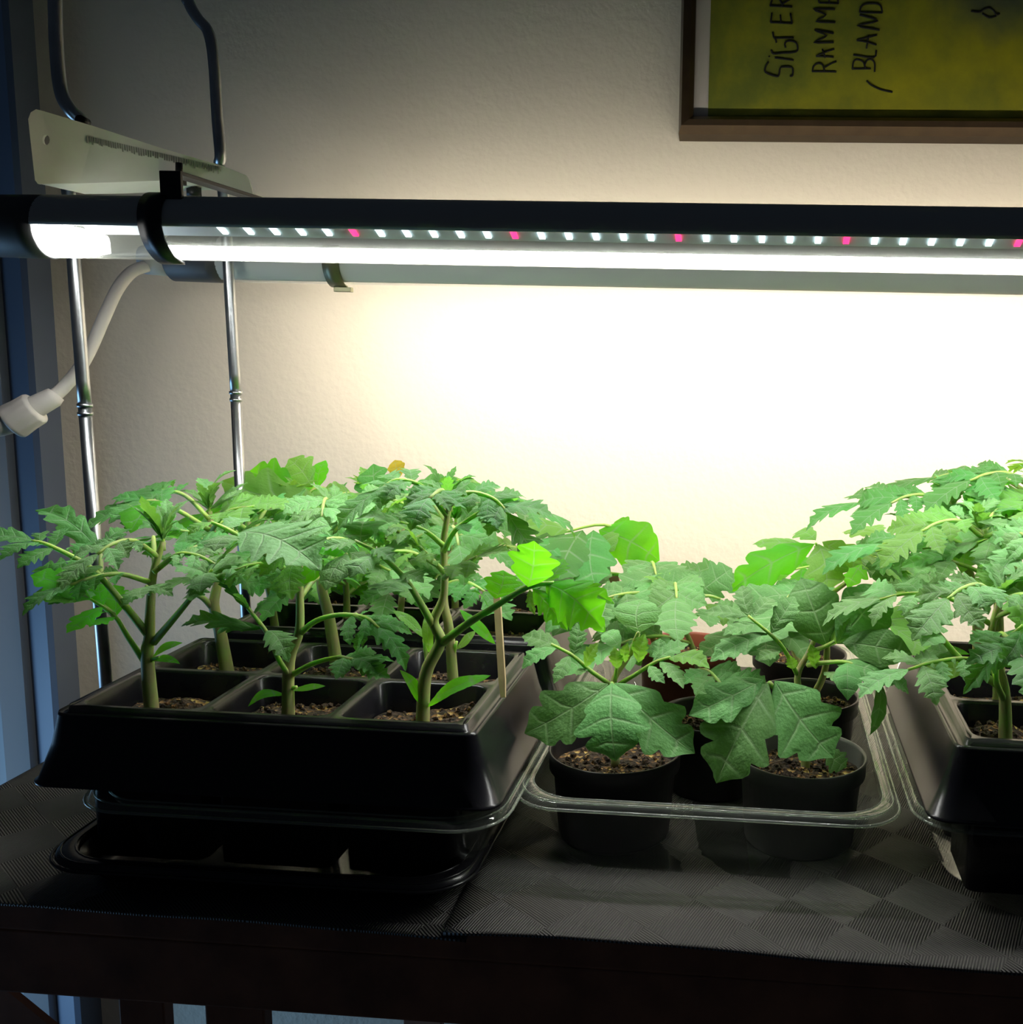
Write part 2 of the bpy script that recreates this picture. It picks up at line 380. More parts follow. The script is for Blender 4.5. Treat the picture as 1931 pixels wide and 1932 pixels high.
cloth(-.160, .60, .4985, .99, 'dark woven mat lying under the clear tray of round pots', 5, .0018)

# ------------------------------------------------------------------ picture on the wall
YP = YW-.016
pc = thing('picture', 'framed yellow green painting with handwriting hanging on the wall', 'picture', PY(1600, 120, YW))
A0 = PY(1281, 262, YW-.012); I0 = PY(1309, 221, YP)
xl, zb = A0.x, A0.z; xr, zt = xl+.52, zb+.40
fw = I0.x-xl; fb = I0.z-zb
bm = bmesh.new()
def fr_loop(dx, dy, ins):
    k = ins
    return [Vector((xl+dx, YW+dy, zb+k)), Vector((xr-dx, YW+dy, zb+k)), Vector((xr-dx, YW+dy, zt-k)), Vector((xl+dx, YW+dy, zt-k))]
loft(bm, [fr_loop(0, -.001, 0), fr_loop(0, -.014, .004), fr_loop(fw*.22, -.024, .010), fr_loop(fw*.75, -.025, fb*.8), fr_loop(fw, -.020, fb), fr_loop(fw, -.010, fb)])
obj('frame', bm, M['frame'], pc, smooth=False)
bm = bmesh.new(); box(bm, (xl+fw*.9, YW-.012, zb+fb*.9), (xr-fw*.9, YW-.002, zt-fb*.9)); obj('passepartout', bm, M['mat'], pc, smooth=False)
px0 = PY(1336, 221, YP).x
bm = bmesh.new(); box(bm, (px0, YW-.0128, zb+fb+.0006), (xr-fw, YW-.0121, zt-fb-.001)); obj('painting', bm, M['painting'], pc, org=(px0, YW-.0128, zb+fb), smooth=False)
strokes = [  # handwriting, as strokes on the paper (in the photo's pixels, from a 3.779x look)
 [(115,440),(95,475),(95,515),(175,545),(192,525),(198,490),(215,477),(278,480),(290,500),(286,540),(268,541)], [(160,412),(295,430)], [(118,400),(122,406)],
 [(135,355),(150,383),(215,378),(270,376),(312,368),(325,345),(310,302),(255,292),(232,310),(238,340)], [(165,272),(295,270)], [(145,228),(152,262),(165,280),(172,305)],
 [(130,160),(285,168)], [(132,160),(140,92)], [(205,164),(200,105)], [(284,168),(272,95)],
 [(125,42),(285,50)], [(128,42),(138,8),(150,-20),(185,-15),(205,15),(215,45)], [(212,30),(285,-15)],
 [(425,510),(600,512)], [(430,510),(438,472),(468,452),(500,462),(515,508)], [(518,480),(560,455),(600,438)],
 [(455,402),(520,372),(585,350)], [(455,402),(545,405),(580,408)], [(500,350),(520,412)],
 [(580,302),(440,302),(530,256),(445,216),(580,238)],
 [(592,160),(455,152),(525,106),(435,66),(590,66)], [(478,20),(615,25)], [(478,20),(472,-20)], [(550,22),(546,-15)], [(614,25),(610,-20)],
 [(712,492),(845,490)], [(715,490),(722,442),(745,424),(790,440),(808,488)], [(800,470),(818,430),(850,424),(872,450),(872,512)],
 [(720,392),(865,410),(884,358)], [(745,288),(815,300),(885,322)], [(745,288),(820,268),(890,250)], [(815,345),(830,252)],
 [(908,214),(752,184),(895,148),(765,106)], [(768,90),(928,92)], [(766,90),(776,50),(810,28),(880,26),(915,42),(928,90)],
 [(925,0),(915,-20)], [(815,575),(850,608),(920,640),(1000,658)],
 [(1560,80),(1620,86),(1650,68),(1690,58),(1722,78),(1742,106),(1765,96)], [(1640,96),(1690,126),(1740,114)]]
for st in strokes:
    pts = [PY(1420+x/3.779, y/3.779, YW-.0134) for x, y in st]
    bm = bmesh.new(); tube(bm, smooth_path(pts, 3), .00085, 5); obj('pen_stroke', bm, M['ink'], pc)

# ------------------------------------------------------------------ trays
def clear_tray(name, x0, x1, y0, y1, zr, z0, label, taper=.016, ribs=True, mat='clear', edge='lip'):
    cx, cy, hx, hy = (x0+x1)/2, (y0+y1)/2, (x1-x0)/2, (y1-y0)/2
    t = thing(name, label, 'tray', (cx, cy, TZ+z0))
    ne = 56; fl = .011
    wob = (lambda i: .0016 if (i//2) % 4 == 0 else 0) if ribs else None
    H = zr-z0
    def L(ins, z, r, wb=None): return rr(cx, cy, hx-ins, hy-ins, r, TZ+z, 8, ne, wb)
    bm = bmesh.new()
    body = [L(fl+taper, z0+.0008, .03), L(fl+taper*.85, z0+.004, .034, wob), L(fl+taper*.45, z0+H*.45, .034, wob), L(fl+.003, zr-.008, .032, wob), L(fl, zr-.0045, .031)]
    loft(bm, body, cap0=True); obj('basin', bm, M[mat], t)
    bm = bmesh.new()
    loft(bm, [L(fl, zr-.0045, .031), L(fl-.0005, zr-.0008, .031), L(fl-.0018, zr, .031), L(.0042, zr-.0002, .030), L(.0030, zr-.0012, .030), L(.0024, zr-.0030, .030)])
    obj('rim', bm, M['rimclear' if mat == 'clear' else mat], t)
    bm = bmesh.new()   # the rolled lip: a thicker, light catching edge
    for ins, z, rad in ((.0012, zr-.0034, .00105), (.0046, zr-.0002, .0006), (fl-.001, zr-.0002, .0006)):
        lp = L(ins, z, .030); tube(bm, lp+[lp[0]], rad, 5, caps=False)
    obj('lip', bm, M[edge], t)
    return t
M['lip'] = clear_mat('clear_tray_edge', (.80, .86, .78), .13, 1.0, .10)

def soil_patch(bm, cx, cy, hx, hy, z, seed, r=.012, n=26):
    rnd = random.Random(seed)
    bumps = [(rnd.uniform(-hx, hx), rnd.uniform(-hy, hy), rnd.uniform(.006, .016), rnd.uniform(.001, .004)) for _ in range(9)]
    def zz(x, y):
        h = sum(a*math.exp(-((x-bx)**2+(y-by)**2)/(s*s)) for bx, by, s, a in bumps)
        return TZ+z+h+rnd.uniform(-.0007, .0009)
    loops = []
    for k in range(12):
        f = 1-k/12
        loops.append([Vector((cx+p.x*f, cy+p.y*f, zz(p.x*f, p.y*f))) for p in rr(0, 0, hx, hy, r, 0, 5, 6)])
    loft(bm, loops, cap1=True)
    for _ in range(n*4):       # crumbs of perlite and bark
        x, y = rnd.uniform(-hx*.9, hx*.9), rnd.uniform(-hy*.9, hy*.9)
        if r > hx*.9 and math.hypot(x, y) > hx*.88: continue
        s = rnd.uniform(.0006, .0022)
        m4 = Matrix.Translation((cx+x, cy+y, zz(x, y)+s*.3)) @ Matrix.Rotation(rnd.uniform(0, 6), 4, Vector((rnd.random(), rnd.random(), rnd.random()+.1)).normalized()) @ Matrix.Diagonal((s*rnd.uniform(.7, 1.6), s, s*rnd.uniform(.5, 1), 1))
        bmesh.ops.create_icosphere(bm, subdivisions=1, radius=1, matrix=m4)
def cell_tray(x0, x1, y0, y1, z, label, nx, ny, seed, skirt=.042, flare=.012):
    cx, cy = (x0+x1)/2, (y0+y1)/2
    t = thing('cell_tray', label, 'seed tray', (cx, cy, TZ+z-skirt))
    bm = bmesh.new(); m = .0085
    ix0, ix1, iy0, iy1 = x0+m, x1-m, y0+m*.5, y1-m*.5
    dx, dy = (ix1-ix0)/nx, (iy1-iy0)/ny; soils = []
    for i in range(nx):
        for j in range(ny):
            ax, ay = ix0+dx*(i+.5), iy0+dy*(j+.5)
            out = rr(ax, ay, dx/2, dy/2, .0002, TZ+z, 4, 3)
            lp = [out, rr(ax, ay, dx/2-.0022, dy/2-.0022, .008, TZ+z+.0003, 4, 3), rr(ax, ay, dx/2-.0034, dy/2-.0034, .0085, TZ+z-.0012, 4, 3),
                  rr(ax, ay, dx/2-.0050, dy/2-.0050, .009, TZ+z-.03, 4, 3), rr(ax, ay, dx/2-.0040, dy/2-.0050, .006, TZ+z-.060, 4, 3), rr(ax, ay, dx/2-.0045, dy/2-.0055, .006, TZ+z-.092, 4, 3)]
            loft(bm, lp, cap1=True); soils.append((ax, ay, dx/2-.0052, dy/2-.0052))
    # border plate, raised ledge and flared skirt (same corner count all round)
    def L(ex, zz, r): return rr(cx, cy, (x1-x0)/2+ex, (y1-y0)/2+ex*.6, r, TZ+zz, 5, 10)
    inner = rr((ix0+ix1)/2, (iy0+iy1)/2, (ix1-ix0)/2, (iy1-iy0)/2, .0002, TZ+z, 5, 10)
    loft(bm, [inner, L(-.0062, z+.0004, .004), L(-.0055, z-.0035, .004), L(-.002, z-.0042, .005), L(-.0008, z-.003, .006), L(0, z-.005, .007),
              L(flare*.35, z-skirt*.5, .010), L(flare, z-skirt, .012), L(flare+.0015, z-skirt-.0005, .012), L(flare+.0012, z-skirt-.0018, .012)])
    bmesh.ops.remove_doubles(bm, verts=bm.verts, dist=1e-5)
    obj('cell_sheet', bm, M['black'], t)
    for k, (ax, ay, hx, hy) in enumerate(soils):
        bm = bmesh.new(); soil_patch(bm, ax, ay, hx, hy, z-.018, seed+k)
        o = obj('soil', bm, M['soil'], t, org=(ax, ay, TZ+z-.018), smooth=False); o['kind'] = 'stuff'
    return t

clear_tray('saucer_tray', -.402, -.150, .506, .86, .021, .003, 'low black saucer tray lying lowest of the stack beside the metal rods', .006, False, 'black', 'black')
clear_tray('propagator_tray', -.380, -.131, .507, .885, .0570, .0046, 'deep clear tray holding the two black cell trays beside the metal rods')
clear_tray('propagator_tray', -.1395, .0905, .545, .915, .055, .0035, 'deep clear tray full of round pots')
clear_tray('propagator_tray', .0945, .3245, .545, .915, .055, .0035, 'deep clear tray cut by the photo edge, under the wider black cell tray')
cell_tray(-.390, -.148, .522, .670, .107, 'black six-cell tray nearest the table edge, its soil planted with the thick-stemmed seedlings', 3, 2, 11)
cell_tray(-.386, -.146, .690, .838, .109, 'black six-cell tray behind another one, close to the wall', 3, 2, 31)
cell_tray(.112, .340, .540, .745, .107, 'black nine-cell tray standing in the clear tray at the photo edge', 3, 3, 51)

def pot(cx, cy, r, h, z0, mat, label, seed, band=.012, soil=True):
    t = thing('plant_pot', label, 'pot', (cx, cy, TZ+z0))
    rb = r*.82; z1 = TZ+z0+h; c = (cx, cy)
    bm = bmesh.new()
    def at(f): return rb+(r-.0022-rb)*f
    lathe(bm, [(.0005, TZ+z0+.0016), (rb-.004, TZ+z0+.0016), (rb, TZ+z0), (rb+.001, TZ+z0+.002), (at(.98*(h-band)/h), z1-band), (r-.0006, z1-band+.0006), (r-.0002, z1-.0018), (r, z1-.0004),
               (r-.0004, z1+.0003), (r-.0014, z1), (r-.0022, z1-.002), (at(.85)-.001, z1-.016), (rb, TZ+z0+.006), (.0005, TZ+z0+.005)], c)
    obj('pot_wall', bm, mat, t)
    if soil:
        bm = bmesh.new(); q = at(.88)-.0005; soil_patch(bm, cx, cy, q, q, z0+h-.0125, seed, r=q-.0002, n=60)
        o = obj('soil', bm, M['soil'], t, org=(cx, cy, TZ+z0+h-.0125), smooth=False); o['kind'] = 'stuff'
    return t
ZP = .0043
pot(-.0855, .622, .0425, .0560, ZP, M['potblack'], 'round black pot with ochre crumbs on its soil, nearest the long black tray', 71)
pot(.0338, .628, .0415, .0565, ZP, M['potgrey'], 'round dark grey pot with a stepped band in the clear tray corner', 72)
pot(-.027, .702, .038, .0535, ZP, M['potblack'], 'black pot half hidden between the two front pots', 73)
pot(-.052, .795, .040, .0760, ZP, M['terracotta'], 'terracotta coloured plastic pot glimpsed behind the leaves', 74)
pot(.042, .735, .038, .060, ZP, M['potblack'], 'black pot behind the grey pot and under its leaves', 75)
pot(.040, .845, .040, .060, ZP, M['potblack'], 'black pot hidden deep in leaves near the wall, beside the cell tray', 76)

# ------------------------------------------------------------------ wooden sticks
def stick(p0, p1, wd, th, mat, label):
    bm = bmesh.new(); p0, p1 = Vector(p0), Vector(p1); d = (p1-p0).normalized(); sx = d.cross(Vector((0, 1, 0))).normalized(); sy = sx.cross(d)
    loft(bm, [[p+sx*a*wd*k+sy*b*th*k for a, b in ((-.5, -.5), (.5, -.5), (.5, .5), (-.5, .5))] for p, k in ((p0, .7), (p0+d*.01, 1), (p1-d*.002, 1), (p1, .85))], cap0=True, cap1=True)
    bmesh.ops.recalc_face_normals(bm, faces=bm.faces)
    tag(obj('wooden_stick', bm, mat, None, p0, smooth=False), label, 'stick')
stick(PY(950, 1316, .566), PY(938, 1120, .585), .0040, .0025, M['stick'], 'thin pale wooden stick standing in the corner of the black six-cell tray')
stick(V(-.100, .80, .06), PY(1155, 1083, .80), .0105, .003, M['stickbrown'], 'broad brown wooden stick rising behind the black pot')
stick(V(-.383, .775, .088), PY(506, 1080, .765), .0060, .003, M['stickorange'], 'orange brown wooden stick beside the rear metal rod')

# ------------------------------------------------------------------ lamp stand
st = thing('lamp_stand', 'galvanised wire stand with a tapered steel bracket carrying the grow lights', 'lamp stand', (-.41, .68, TZ))
YF, YR = .675, .795
def rod(name, pts, rad, zj):
    bm = bmesh.new(); tube(bm, smooth_path(pts, 6), rad, 14); o = obj(name, bm, M['steel'], st)
    return o
pf = [PY(104, -260, YF), PY(104, 0, YF), PY(108, 110, YF), PY(116, 175, YF), PY(133, 208, YF), PY(155, 232, YF+.006), PY(150, 270, YF+.01), PY(132, 330, YF), PY(128, 350, YF), PY(134, 400, YF), PY(140, 500, YF), PY(160, 763, YF)]
jz = PY(160, 765, YF)
foot = V(jz.x+.003, YF, .002)
pf[-1] = jz; o = rod('front_rod', pf, .0043, 0)
bm = bmesh.new(); tube(bm, [jz-Vector((0, 0, .001)), foot], .0043, 14); lo = obj('front_rod_lower', bm, M['steel'], st)
for dz, rad in ((.0012, .0051), (-.0045, .0050)):
    bm = bmesh.new(); tube(bm, [jz+Vector((0, 0, dz)), jz+Vector((0, 0, dz-.0022))], rad, 14); obj('joint_ring', bm, M['steel'], st)
jr = PY(445, 741, YR)
pr = [PY(344, -260, YR), PY(350, -30, YR), PY(358, 8, YR), PY(374, 36, YR), PY(394, 62, YR), PY(404, 120, YR), PY(410, 220, YR), PY(416, 292, YR), PY(414, 310, YR+.004), PY(420, 350, YR), PY(428, 450, YR), PY(433, 540, YR), jr]
rod('rear_rod', pr, .0042, 0)
bm = bmesh.new(); tube(bm, [jr-Vector((0, 0, .001)), V(jr.x+.001, YR, .0035)], .0042, 14); obj('rear_rod_lower', bm, M['steel'], st)
for dz, rad in ((.0012, .0050), (-.0045, .0049)):
    bm = bmesh.new(); tube(bm, [jr+Vector((0, 0, dz)), jr+Vector((0, 0, dz-.0022))], rad, 14); obj('joint_ring', bm, M['steel'], st)
# bracket: tapered upright plate with a hole, folded back into a flange under it
YB0, YB1 = .634, .775
def bp(px, py, dy=0):
    t = (px-60)/(480-60); return PY(px, py, YB0+(YB1-YB0)*t+dy)
outl = [(66, 340), (72, 347), (150, 346), (300, 341), (360, 338), (392, 341), (478, 369), (470, 340), (463, 330), (420, 313), (300, 278), (180, 239), (80, 209), (68, 206), (58, 212), (53, 225)]
bm = bmesh.new()
fa = [bm.verts.new(bp(x, y)) for x, y in outl]
hole = [bm.verts.new(bp(87+7*math.cos(a*math.pi/5), 264+10*math.sin(a*math.pi/5))) for a in range(10)]
es = [bm.edges.new((fa[i], fa[(i+1) % len(fa)])) for i in range(len(fa))]+[bm.edges.new((hole[i], hole[(i+1) % 10])) for i in range(10)]
bmesh.ops.triangle_fill(bm, use_beauty=True, edges=es)
r = bmesh.ops.extrude_face_region(bm, geom=bm.faces[:])
bmesh.ops.translate(bm, verts=[v for v in r['geom'] if isinstance(v, bmesh.types.BMVert)], vec=(0, .0018, 0))
bmesh.ops.recalc_face_normals(bm, faces=bm.faces)
obj('bracket_plate', bm, M['plate'], st, smooth=False)
bm = bmesh.new()
low = [bp(x, y, .0004) for x, y in ((70, 346), (150, 346), (300, 341), (372, 339), (478, 368))]
lp = []
for p in low: lp.append([p, p+Vector((0, .046, .0005)), p+Vector((0, .046, .0020)), p+Vector((0, 0, .0015))])
loft(bm, lp, cap0=True, cap1=True); bmesh.ops.recalc_face_normals(bm, faces=bm.faces)
obj('bracket_flange', bm, M['plate'], st, smooth=False)
bm = bmesh.new()   # stamped scale marks along the plate
for k in range(58):
    f = k/57; x = 165+f*250; y = 262+f*58
    q = random.Random(k).uniform(.3, 1)
    box(bm, bp(x, y+9*q, -.0012), bp(x+1.6, y-5, -.0002))
obj('stamped_scale', bm, simple('stamped_grey', (.30, .30, .27), .6), st, smooth=False)
bm = bmesh.new(); tube(bm, [bp(150, 226, .002), bp(163, 232, .006)], .0032, 10); obj('grommet', bm, M['bolt'], st)
def bolt(px, py0, py1, dy, rad, hw):
    bm = bmesh.new(); tube(bm, [bp(px, py0, dy), bp(px, py1, dy)], rad, 10)
    q = bp(px, py1, dy); tube(bm, [q+Vector((0, 0, -.003)), q+Vector((0, 0, .003))], hw, 6); return bm
obj('bolt', bolt(338, 307, 340, -.006, .0024, .0055), M['bolt'], st)
obj('bolt', bolt(366, 340, 362, .018, .0028, .0058), M['bolt'], st)

# ------------------------------------------------------------------ grow lights
ZT, RT, XL, XR = TZ+.379, .0192, -.441, .62
def arc_loop(x, y, z, r, a0, a1, n, tilt):
    return [Vector((x, y+r*math.sin(math.radians(a0+(a1-a0)*k/n+tilt)), z+r*math.cos(math.radians(a0+(a1-a0)*k/n+tilt)))) for k in range(n+1)]
def lamp(Y, tilt, cov, label, light_mat, led, d0, d1):
    t = thing('grow_lamp', label, 'lamp', (XL, Y, ZT))
    # angles run clockwise from straight up towards the wall; the housing takes the upper side
    bm = bmesh.new()
    for (ra, rb) in ((RT, RT-.0015),):
        o_ = [arc_loop(x, Y, ZT, ra, -cov, cov, 28, tilt) for x in (XL, XR)]; i_ = [arc_loop(x, Y, ZT, rb, cov, -cov, 28, tilt) for x in (XL, XR)]
        loft(bm, [a+b for a, b in zip(o_, i_)])
    bmesh.ops.recalc_face_normals(bm, faces=bm.faces); obj('housing', bm, M['shell'], t)
    bm = bmesh.new(); loft(bm, [arc_loop(x, Y, ZT, RT-.0006, cov, 360-cov, 26, tilt) for x in (XL, XR)], close_ring=False); obj('cover', bm, M['tube'], t)
    bm = bmesh.new(); tube(bm, [(XL-.046, Y, ZT), (XL-.044, Y, ZT), (XL-.010, Y, ZT), (XL+.0006, Y, ZT)], [RT*.86, RT*.97, RT*1.0, RT*1.0], 32)
    cap = obj('end_cap', bm, M['capm'], t)
    bm = bmesh.new(); loft(bm, [arc_loop(x, Y, ZT, RT-.0030, d0, d1, 8, 0) for x in (XL+(.075 if led else .02), XR)], close_ring=False)
    obj('diffuser', bm, light_mat, t)
    if led:
        n = Vector((0, -.40, -.92)).normalized(); s = Vector((0, n.z, -n.y))
        c = Vector((0, Y-.001, ZT+.0005)); hw = .0092
        bm = bmesh.new()
        loft(bm, [[Vector((x, 0, 0))+c+s*hw, Vector((x, 0, 0))+c-s*hw, Vector((x, 0, 0))+c-s*hw-n*.0014, Vector((x, 0, 0))+c+s*hw-n*.0014] for x in (XL, XR)], cap0=True, cap1=True)
        bmesh.ops.recalc_face_normals(bm, faces=bm.faces); pcb = obj('circuit_board', bm, M['pcb'], t, smooth=False)
        meshes = {}
        for key in ('ledwhite', 'ledred'):
            bm = bmesh.new()
            for q in (Vector((-.0017, 0, 0)),):
                a = [q+s*.0040, q-s*.0050, q+Vector((.0034, 0, 0))-s*.0050, q+Vector((.0034, 0, 0))+s*.0040]
                loft(bm, [a, [p+n*.0010 for p in a]], cap0=True, cap1=True)
            bmesh.ops.recalc_face_normals(bm, faces=bm.faces)
            me = bpy.data.meshes.new('led_chip'); bm.to_mesh(me); bm.free(); me.materials.append(M[key]); meshes[key] = me
        k = 0; x = PY(422, 465, Y).x
        while x < XR-.02:
            o = bpy.data.objects.new('led_chip', meshes['ledred' if k % 6 == 5 else 'ledwhite']); COL.objects.link(o)
            o.parent = pcb; o.location = Vector((x, c.y, c.z))-world_org(t); x += .01640; k += 1
        bm = bmesh.new(); loft(bm, [arc_loop(xx, Y, ZT, rr_, 95, 268, 16, 0) for xx, rr_ in ((XL+.001, RT*.9), (XL+.004, RT*.93), (XL+.014, RT*.93), (XL+.022, RT*.80))], close_ring=False, cap1=True)
        obj('glowing_end_plug', bm, light_mat, t)
    return t
near = lamp(.620, -4, 88, 'clear grow light tube with visible white and red diodes hanging nearer the viewer', M['nearlight'], True, 150, 227)
far = lamp(.830, -46, 107, 'grow light tube shown from its grey housing side, hanging nearer the wall', M['farlight'], False, 97, 175)
# clamps
def band(px0, px1, Y, mat, par, a0, a1, thick, extra=None):
    xa, xb = PY(px0, 435, Y).x, PY(px1, 435, Y).x
    bm = bmesh.new(); R1 = RT+.0006; n = 24
    a = [arc_loop(x, Y, ZT, R1, a0, a1, n, 0)+arc_loop(x, Y, ZT, R1+thick, a1, a0, n, 0) for x in (xa, xb)]
    sh = .006
    for lp in a:
        for p in lp: p.x += sh*((ZT-p.z)/RT)*.35
    loft(bm, a, cap0=True, cap1=True); bmesh.ops.recalc_face_normals(bm, faces=bm.faces)
    return obj('clamp', bm, mat, par)
cl = band(299, 341, .620, M['clip'], near, -178, 10, .0016)
bm = bmesh.new(); xa, xb = PY(306, 360, .612).x, PY(346, 360, .612).x
box(bm, (xa, .6095, ZT+RT*.8), (xb, .6125, ZT+RT+.0135), .0006); obj('clamp_tab', bm, M['clip'], near, smooth=False)
bm = bmesh.new(); box(bm, (xa+.003, .6095, ZT+RT+.011), (xb, .722, ZT+RT+.0135), .0006); obj('clamp_tab', bm, M['clip'], near, smooth=False)
xa, xb = PY(628, 520, .83).x, PY(658, 520, .83).x
bm = bmesh.new(); a = [arc_loop(x, .83, ZT, RT+.0005, 185, 300, 14, 0)+arc_loop(x, .83, ZT, RT+.0020, 300, 185, 14, 0) for x in (xa, xb)]
loft(bm, a, cap0=True, cap1=True); bmesh.ops.recalc_face_normals(bm, faces=bm.faces); obj('clamp', bm, M['clipdark'], far)
bm = bmesh.new(); box(bm, (xa+.002, .826, ZT-RT-.0055), (xb+.003, .832, ZT-RT-.0015), .0005); obj('clamp_hook', bm, M['clipdark'], far, smooth=False)
# far tube's plug and the cable with its screw connector
bm = bmesh.new(); tube(bm, [(XL-.070, .83, ZT-.002), (XL-.044, .83, ZT)], [.0115, .0150], 20); obj('cable_gland', bm, M['shell'], far)
cb = thing('power_cable', 'white power cable with a ribbed screw connector drooping beside the metal rod', 'cable', PY(60, 780, .72))
cpts = [Vector((XL-.068, .83, ZT-.002)), PY(282, 500, .825), PY(250, 512, .81), PY(222, 545, .79), PY(196, 600, .765), PY(172, 655, .75), PY(148, 698, .735), PY(118, 733, .725), PY(98, 750, .72)]
bm = bmesh.new(); tube(bm, smooth_path(cpts, 6), .0048, 14); obj('cord', bm, M['cable'], cb)
def cseg(pts, rads, nm):
    bm = bmesh.new(); tube(bm, [PY(x, y, Y) for x, y, Y in pts], rads, 24); return obj(nm, bm, M['cable'], cb)
cseg([(106, 744, .7215), (100, 750, .72), (70, 766, .717), (62, 770, .716)], [.0064, .0074, .0082, .0086], 'sleeve')
bm = bmesh.new()
pa, pb_ = PY(70, 768, .717), PY(22, 797, .712); d = (pb_-pa).normalized(); s1 = d.cross(Vector((0, 0, 1))).normalized(); s2 = s1.cross(d)
loops = []
for f, rad in ((0, .0088), (.06, .0118), (.12, .0124), (.5, .0126), (.85, .0134), (.95, .0134), (1.0, .0126), (1.0, .0098)):
    loops.append([pa.lerp(pb_, f)+(s1*math.cos(2*math.pi*k/48)+s2*math.sin(2*math.pi*k/48))*(rad-(.0006 if k % 4 == 0 and .1 < f < .9 else 0)) for k in range(48)])
loft(bm, loops, cap0=True, cap1=True); obj('screw_collar', bm, M['cable'], cb)
cseg([(30, 790, .713), (0, 797, .709), (-40, 806, .703)], [.0098, .0100, .0098], 'plug_body')
cseg([(-40, 806, .703), (-90, 818, .70), (-200, 850, .69)], [.0098, .005, .0048], 'cord')

# ------------------------------------------------------------------ tomato plants
def leaflet_mesh(name, kind, seed):
    """One leaflet, base at the origin, tip at x = 1; lobed edge, folded midrib, arched and quilted. UV: x = vein count, y = across."""
    K = dict(  # lobes, half width, lobe depth, sweep, peak, quilt, fold, arch, side droop
        broad=(3.2, .45, .40, .46, .44, .018, .10, .09, .16), potato=(3.2, .40, .14, .35, .45, .016, .10, .14, .16),
        fine=(4.6, .34, .50, .80, .40, .014, .16, .14, .14), narrow=(4.4, .22, .42, .80, .42, .012, .18, .14, .10),
        crinkle=(4.6, .32, .30, .60, .42, .018, .20, .12, .14), lance=(2.0, .13, .0, .2, .5, .003, .10, .10, .04),
        lobed=(3.4, .48, .50, .65, .48, .016, .08, .14, .20))[kind]
    nl, hw, dep, sw, pk, qu, fo, ar, sd = K
    rnd = random.Random(seed); nu = int(7*max(nl, 3))+4; nv = 4
    ar *= rnd.uniform(.4, 1.6); sd *= rnd.uniform(.3, 1.6); tw = rnd.uniform(-.25, .25); bend = rnd.uniform(-.10, .10)
    side = {s: [rnd.uniform(.7, 1.25) for _ in range(12)] for s in (-1, 1)}; ph = {s: rnd.uniform(-.12, .12) for s in (-1, 1)}
    def half(u, s):
        p = math.log(.5)/math.log(pk)
        f = math.sin(math.pi*min(1, max(0, u**p)))**.82 if 0 < u < 1 else 0
        if kind == 'lance': return hw*f
        q = u*nl+ph[s]; fr = q-math.floor(q); i = int(math.floor(q)) % 12
        tooth = abs(2*fr-1)**(1.9 if kind in ('broad', 'potato') else 1.6)          # 0 at the lobe, 1 in the notch
        g = 1-dep*tooth*side[s][i]*(.55+.45*math.sin(math.pi*u))
        if kind in ('fine', 'lobed', 'narrow', 'crinkle', 'broad'):   # a second, finer set of teeth
            g *= 1-(.05 if kind == 'broad' else .10)*abs(2*((q*2.5) % 1)-1)
        return max(0, hw*f*g*(.94+.06*side[s][i]))
    bm = bmesh.new(); uvl = bm.loops.layers.uv.new('UVMap'); rows = []; meta = {}
    for i in range(nu+1):
        u = (i/nu); row = []
        for j in range(-nv, nv+1):
            s = -1 if j < 0 else 1; v = abs(j)/nv; h = half(u, s)
            x = u+sw*v*h*(1-u**3); y = s*v*h
            z = fo*abs(y)-sd*(y/hw)**2*hw*.9+qu*(.5+.5*math.cos(2*math.pi*(u*nl+ph[s])))*math.sin(math.pi*min(1, v*1.02))**.7*min(1, h/hw*1.6)
            z += rnd.uniform(-1, 1)*.004*v+.010*math.sin(9*u+seed)*v*v
            z += ar*4*u*(1-u)*1.0+tw*y*u; y += bend*4*u*(1-u)
            vt = bm.verts.new((x, y, z)); row.append(vt); meta[vt] = (u*nl+ph[s], s*v)
        rows.append(row)
    for a, b in zip(rows, rows[1:]):
        for j in range(2*nv):
            try:
                f = bm.faces.new((a[j], b[j], b[j+1], a[j+1]))
            except ValueError: continue
            for lp in f.loops: lp[uvl].uv = meta[lp.vert]
    bmesh.ops.remove_doubles(bm, verts=bm.verts, dist=1e-6)
    bmesh.ops.recalc_face_normals(bm, faces=bm.faces)
    if sum(f.normal.z for f in bm.faces) < 0: bmesh.ops.reverse_faces(bm, faces=bm.faces)
    me = bpy.data.meshes.new(name); bm.to_mesh(me); bm.free(); me.shade_smooth(); return me
NVAR = 5
LEAF = {}
def leaflet_data(kind, mat, k):
    key = (kind, mat, k % NVAR)
    if key not in LEAF:
        base = LEAF.get((kind, None, k % NVAR))
        if base is None: base = LEAF[(kind, None, k % NVAR)] = leaflet_mesh('leaflet', kind, hash_seed(kind)+k % NVAR)
        me = base.copy(); me.materials.clear(); me.materials.append(M[mat]); LEAF[key] = me
    return LEAF[key]
def hash_seed(s): return sum(ord(c)*(i+3) for i, c in enumerate(s))*10

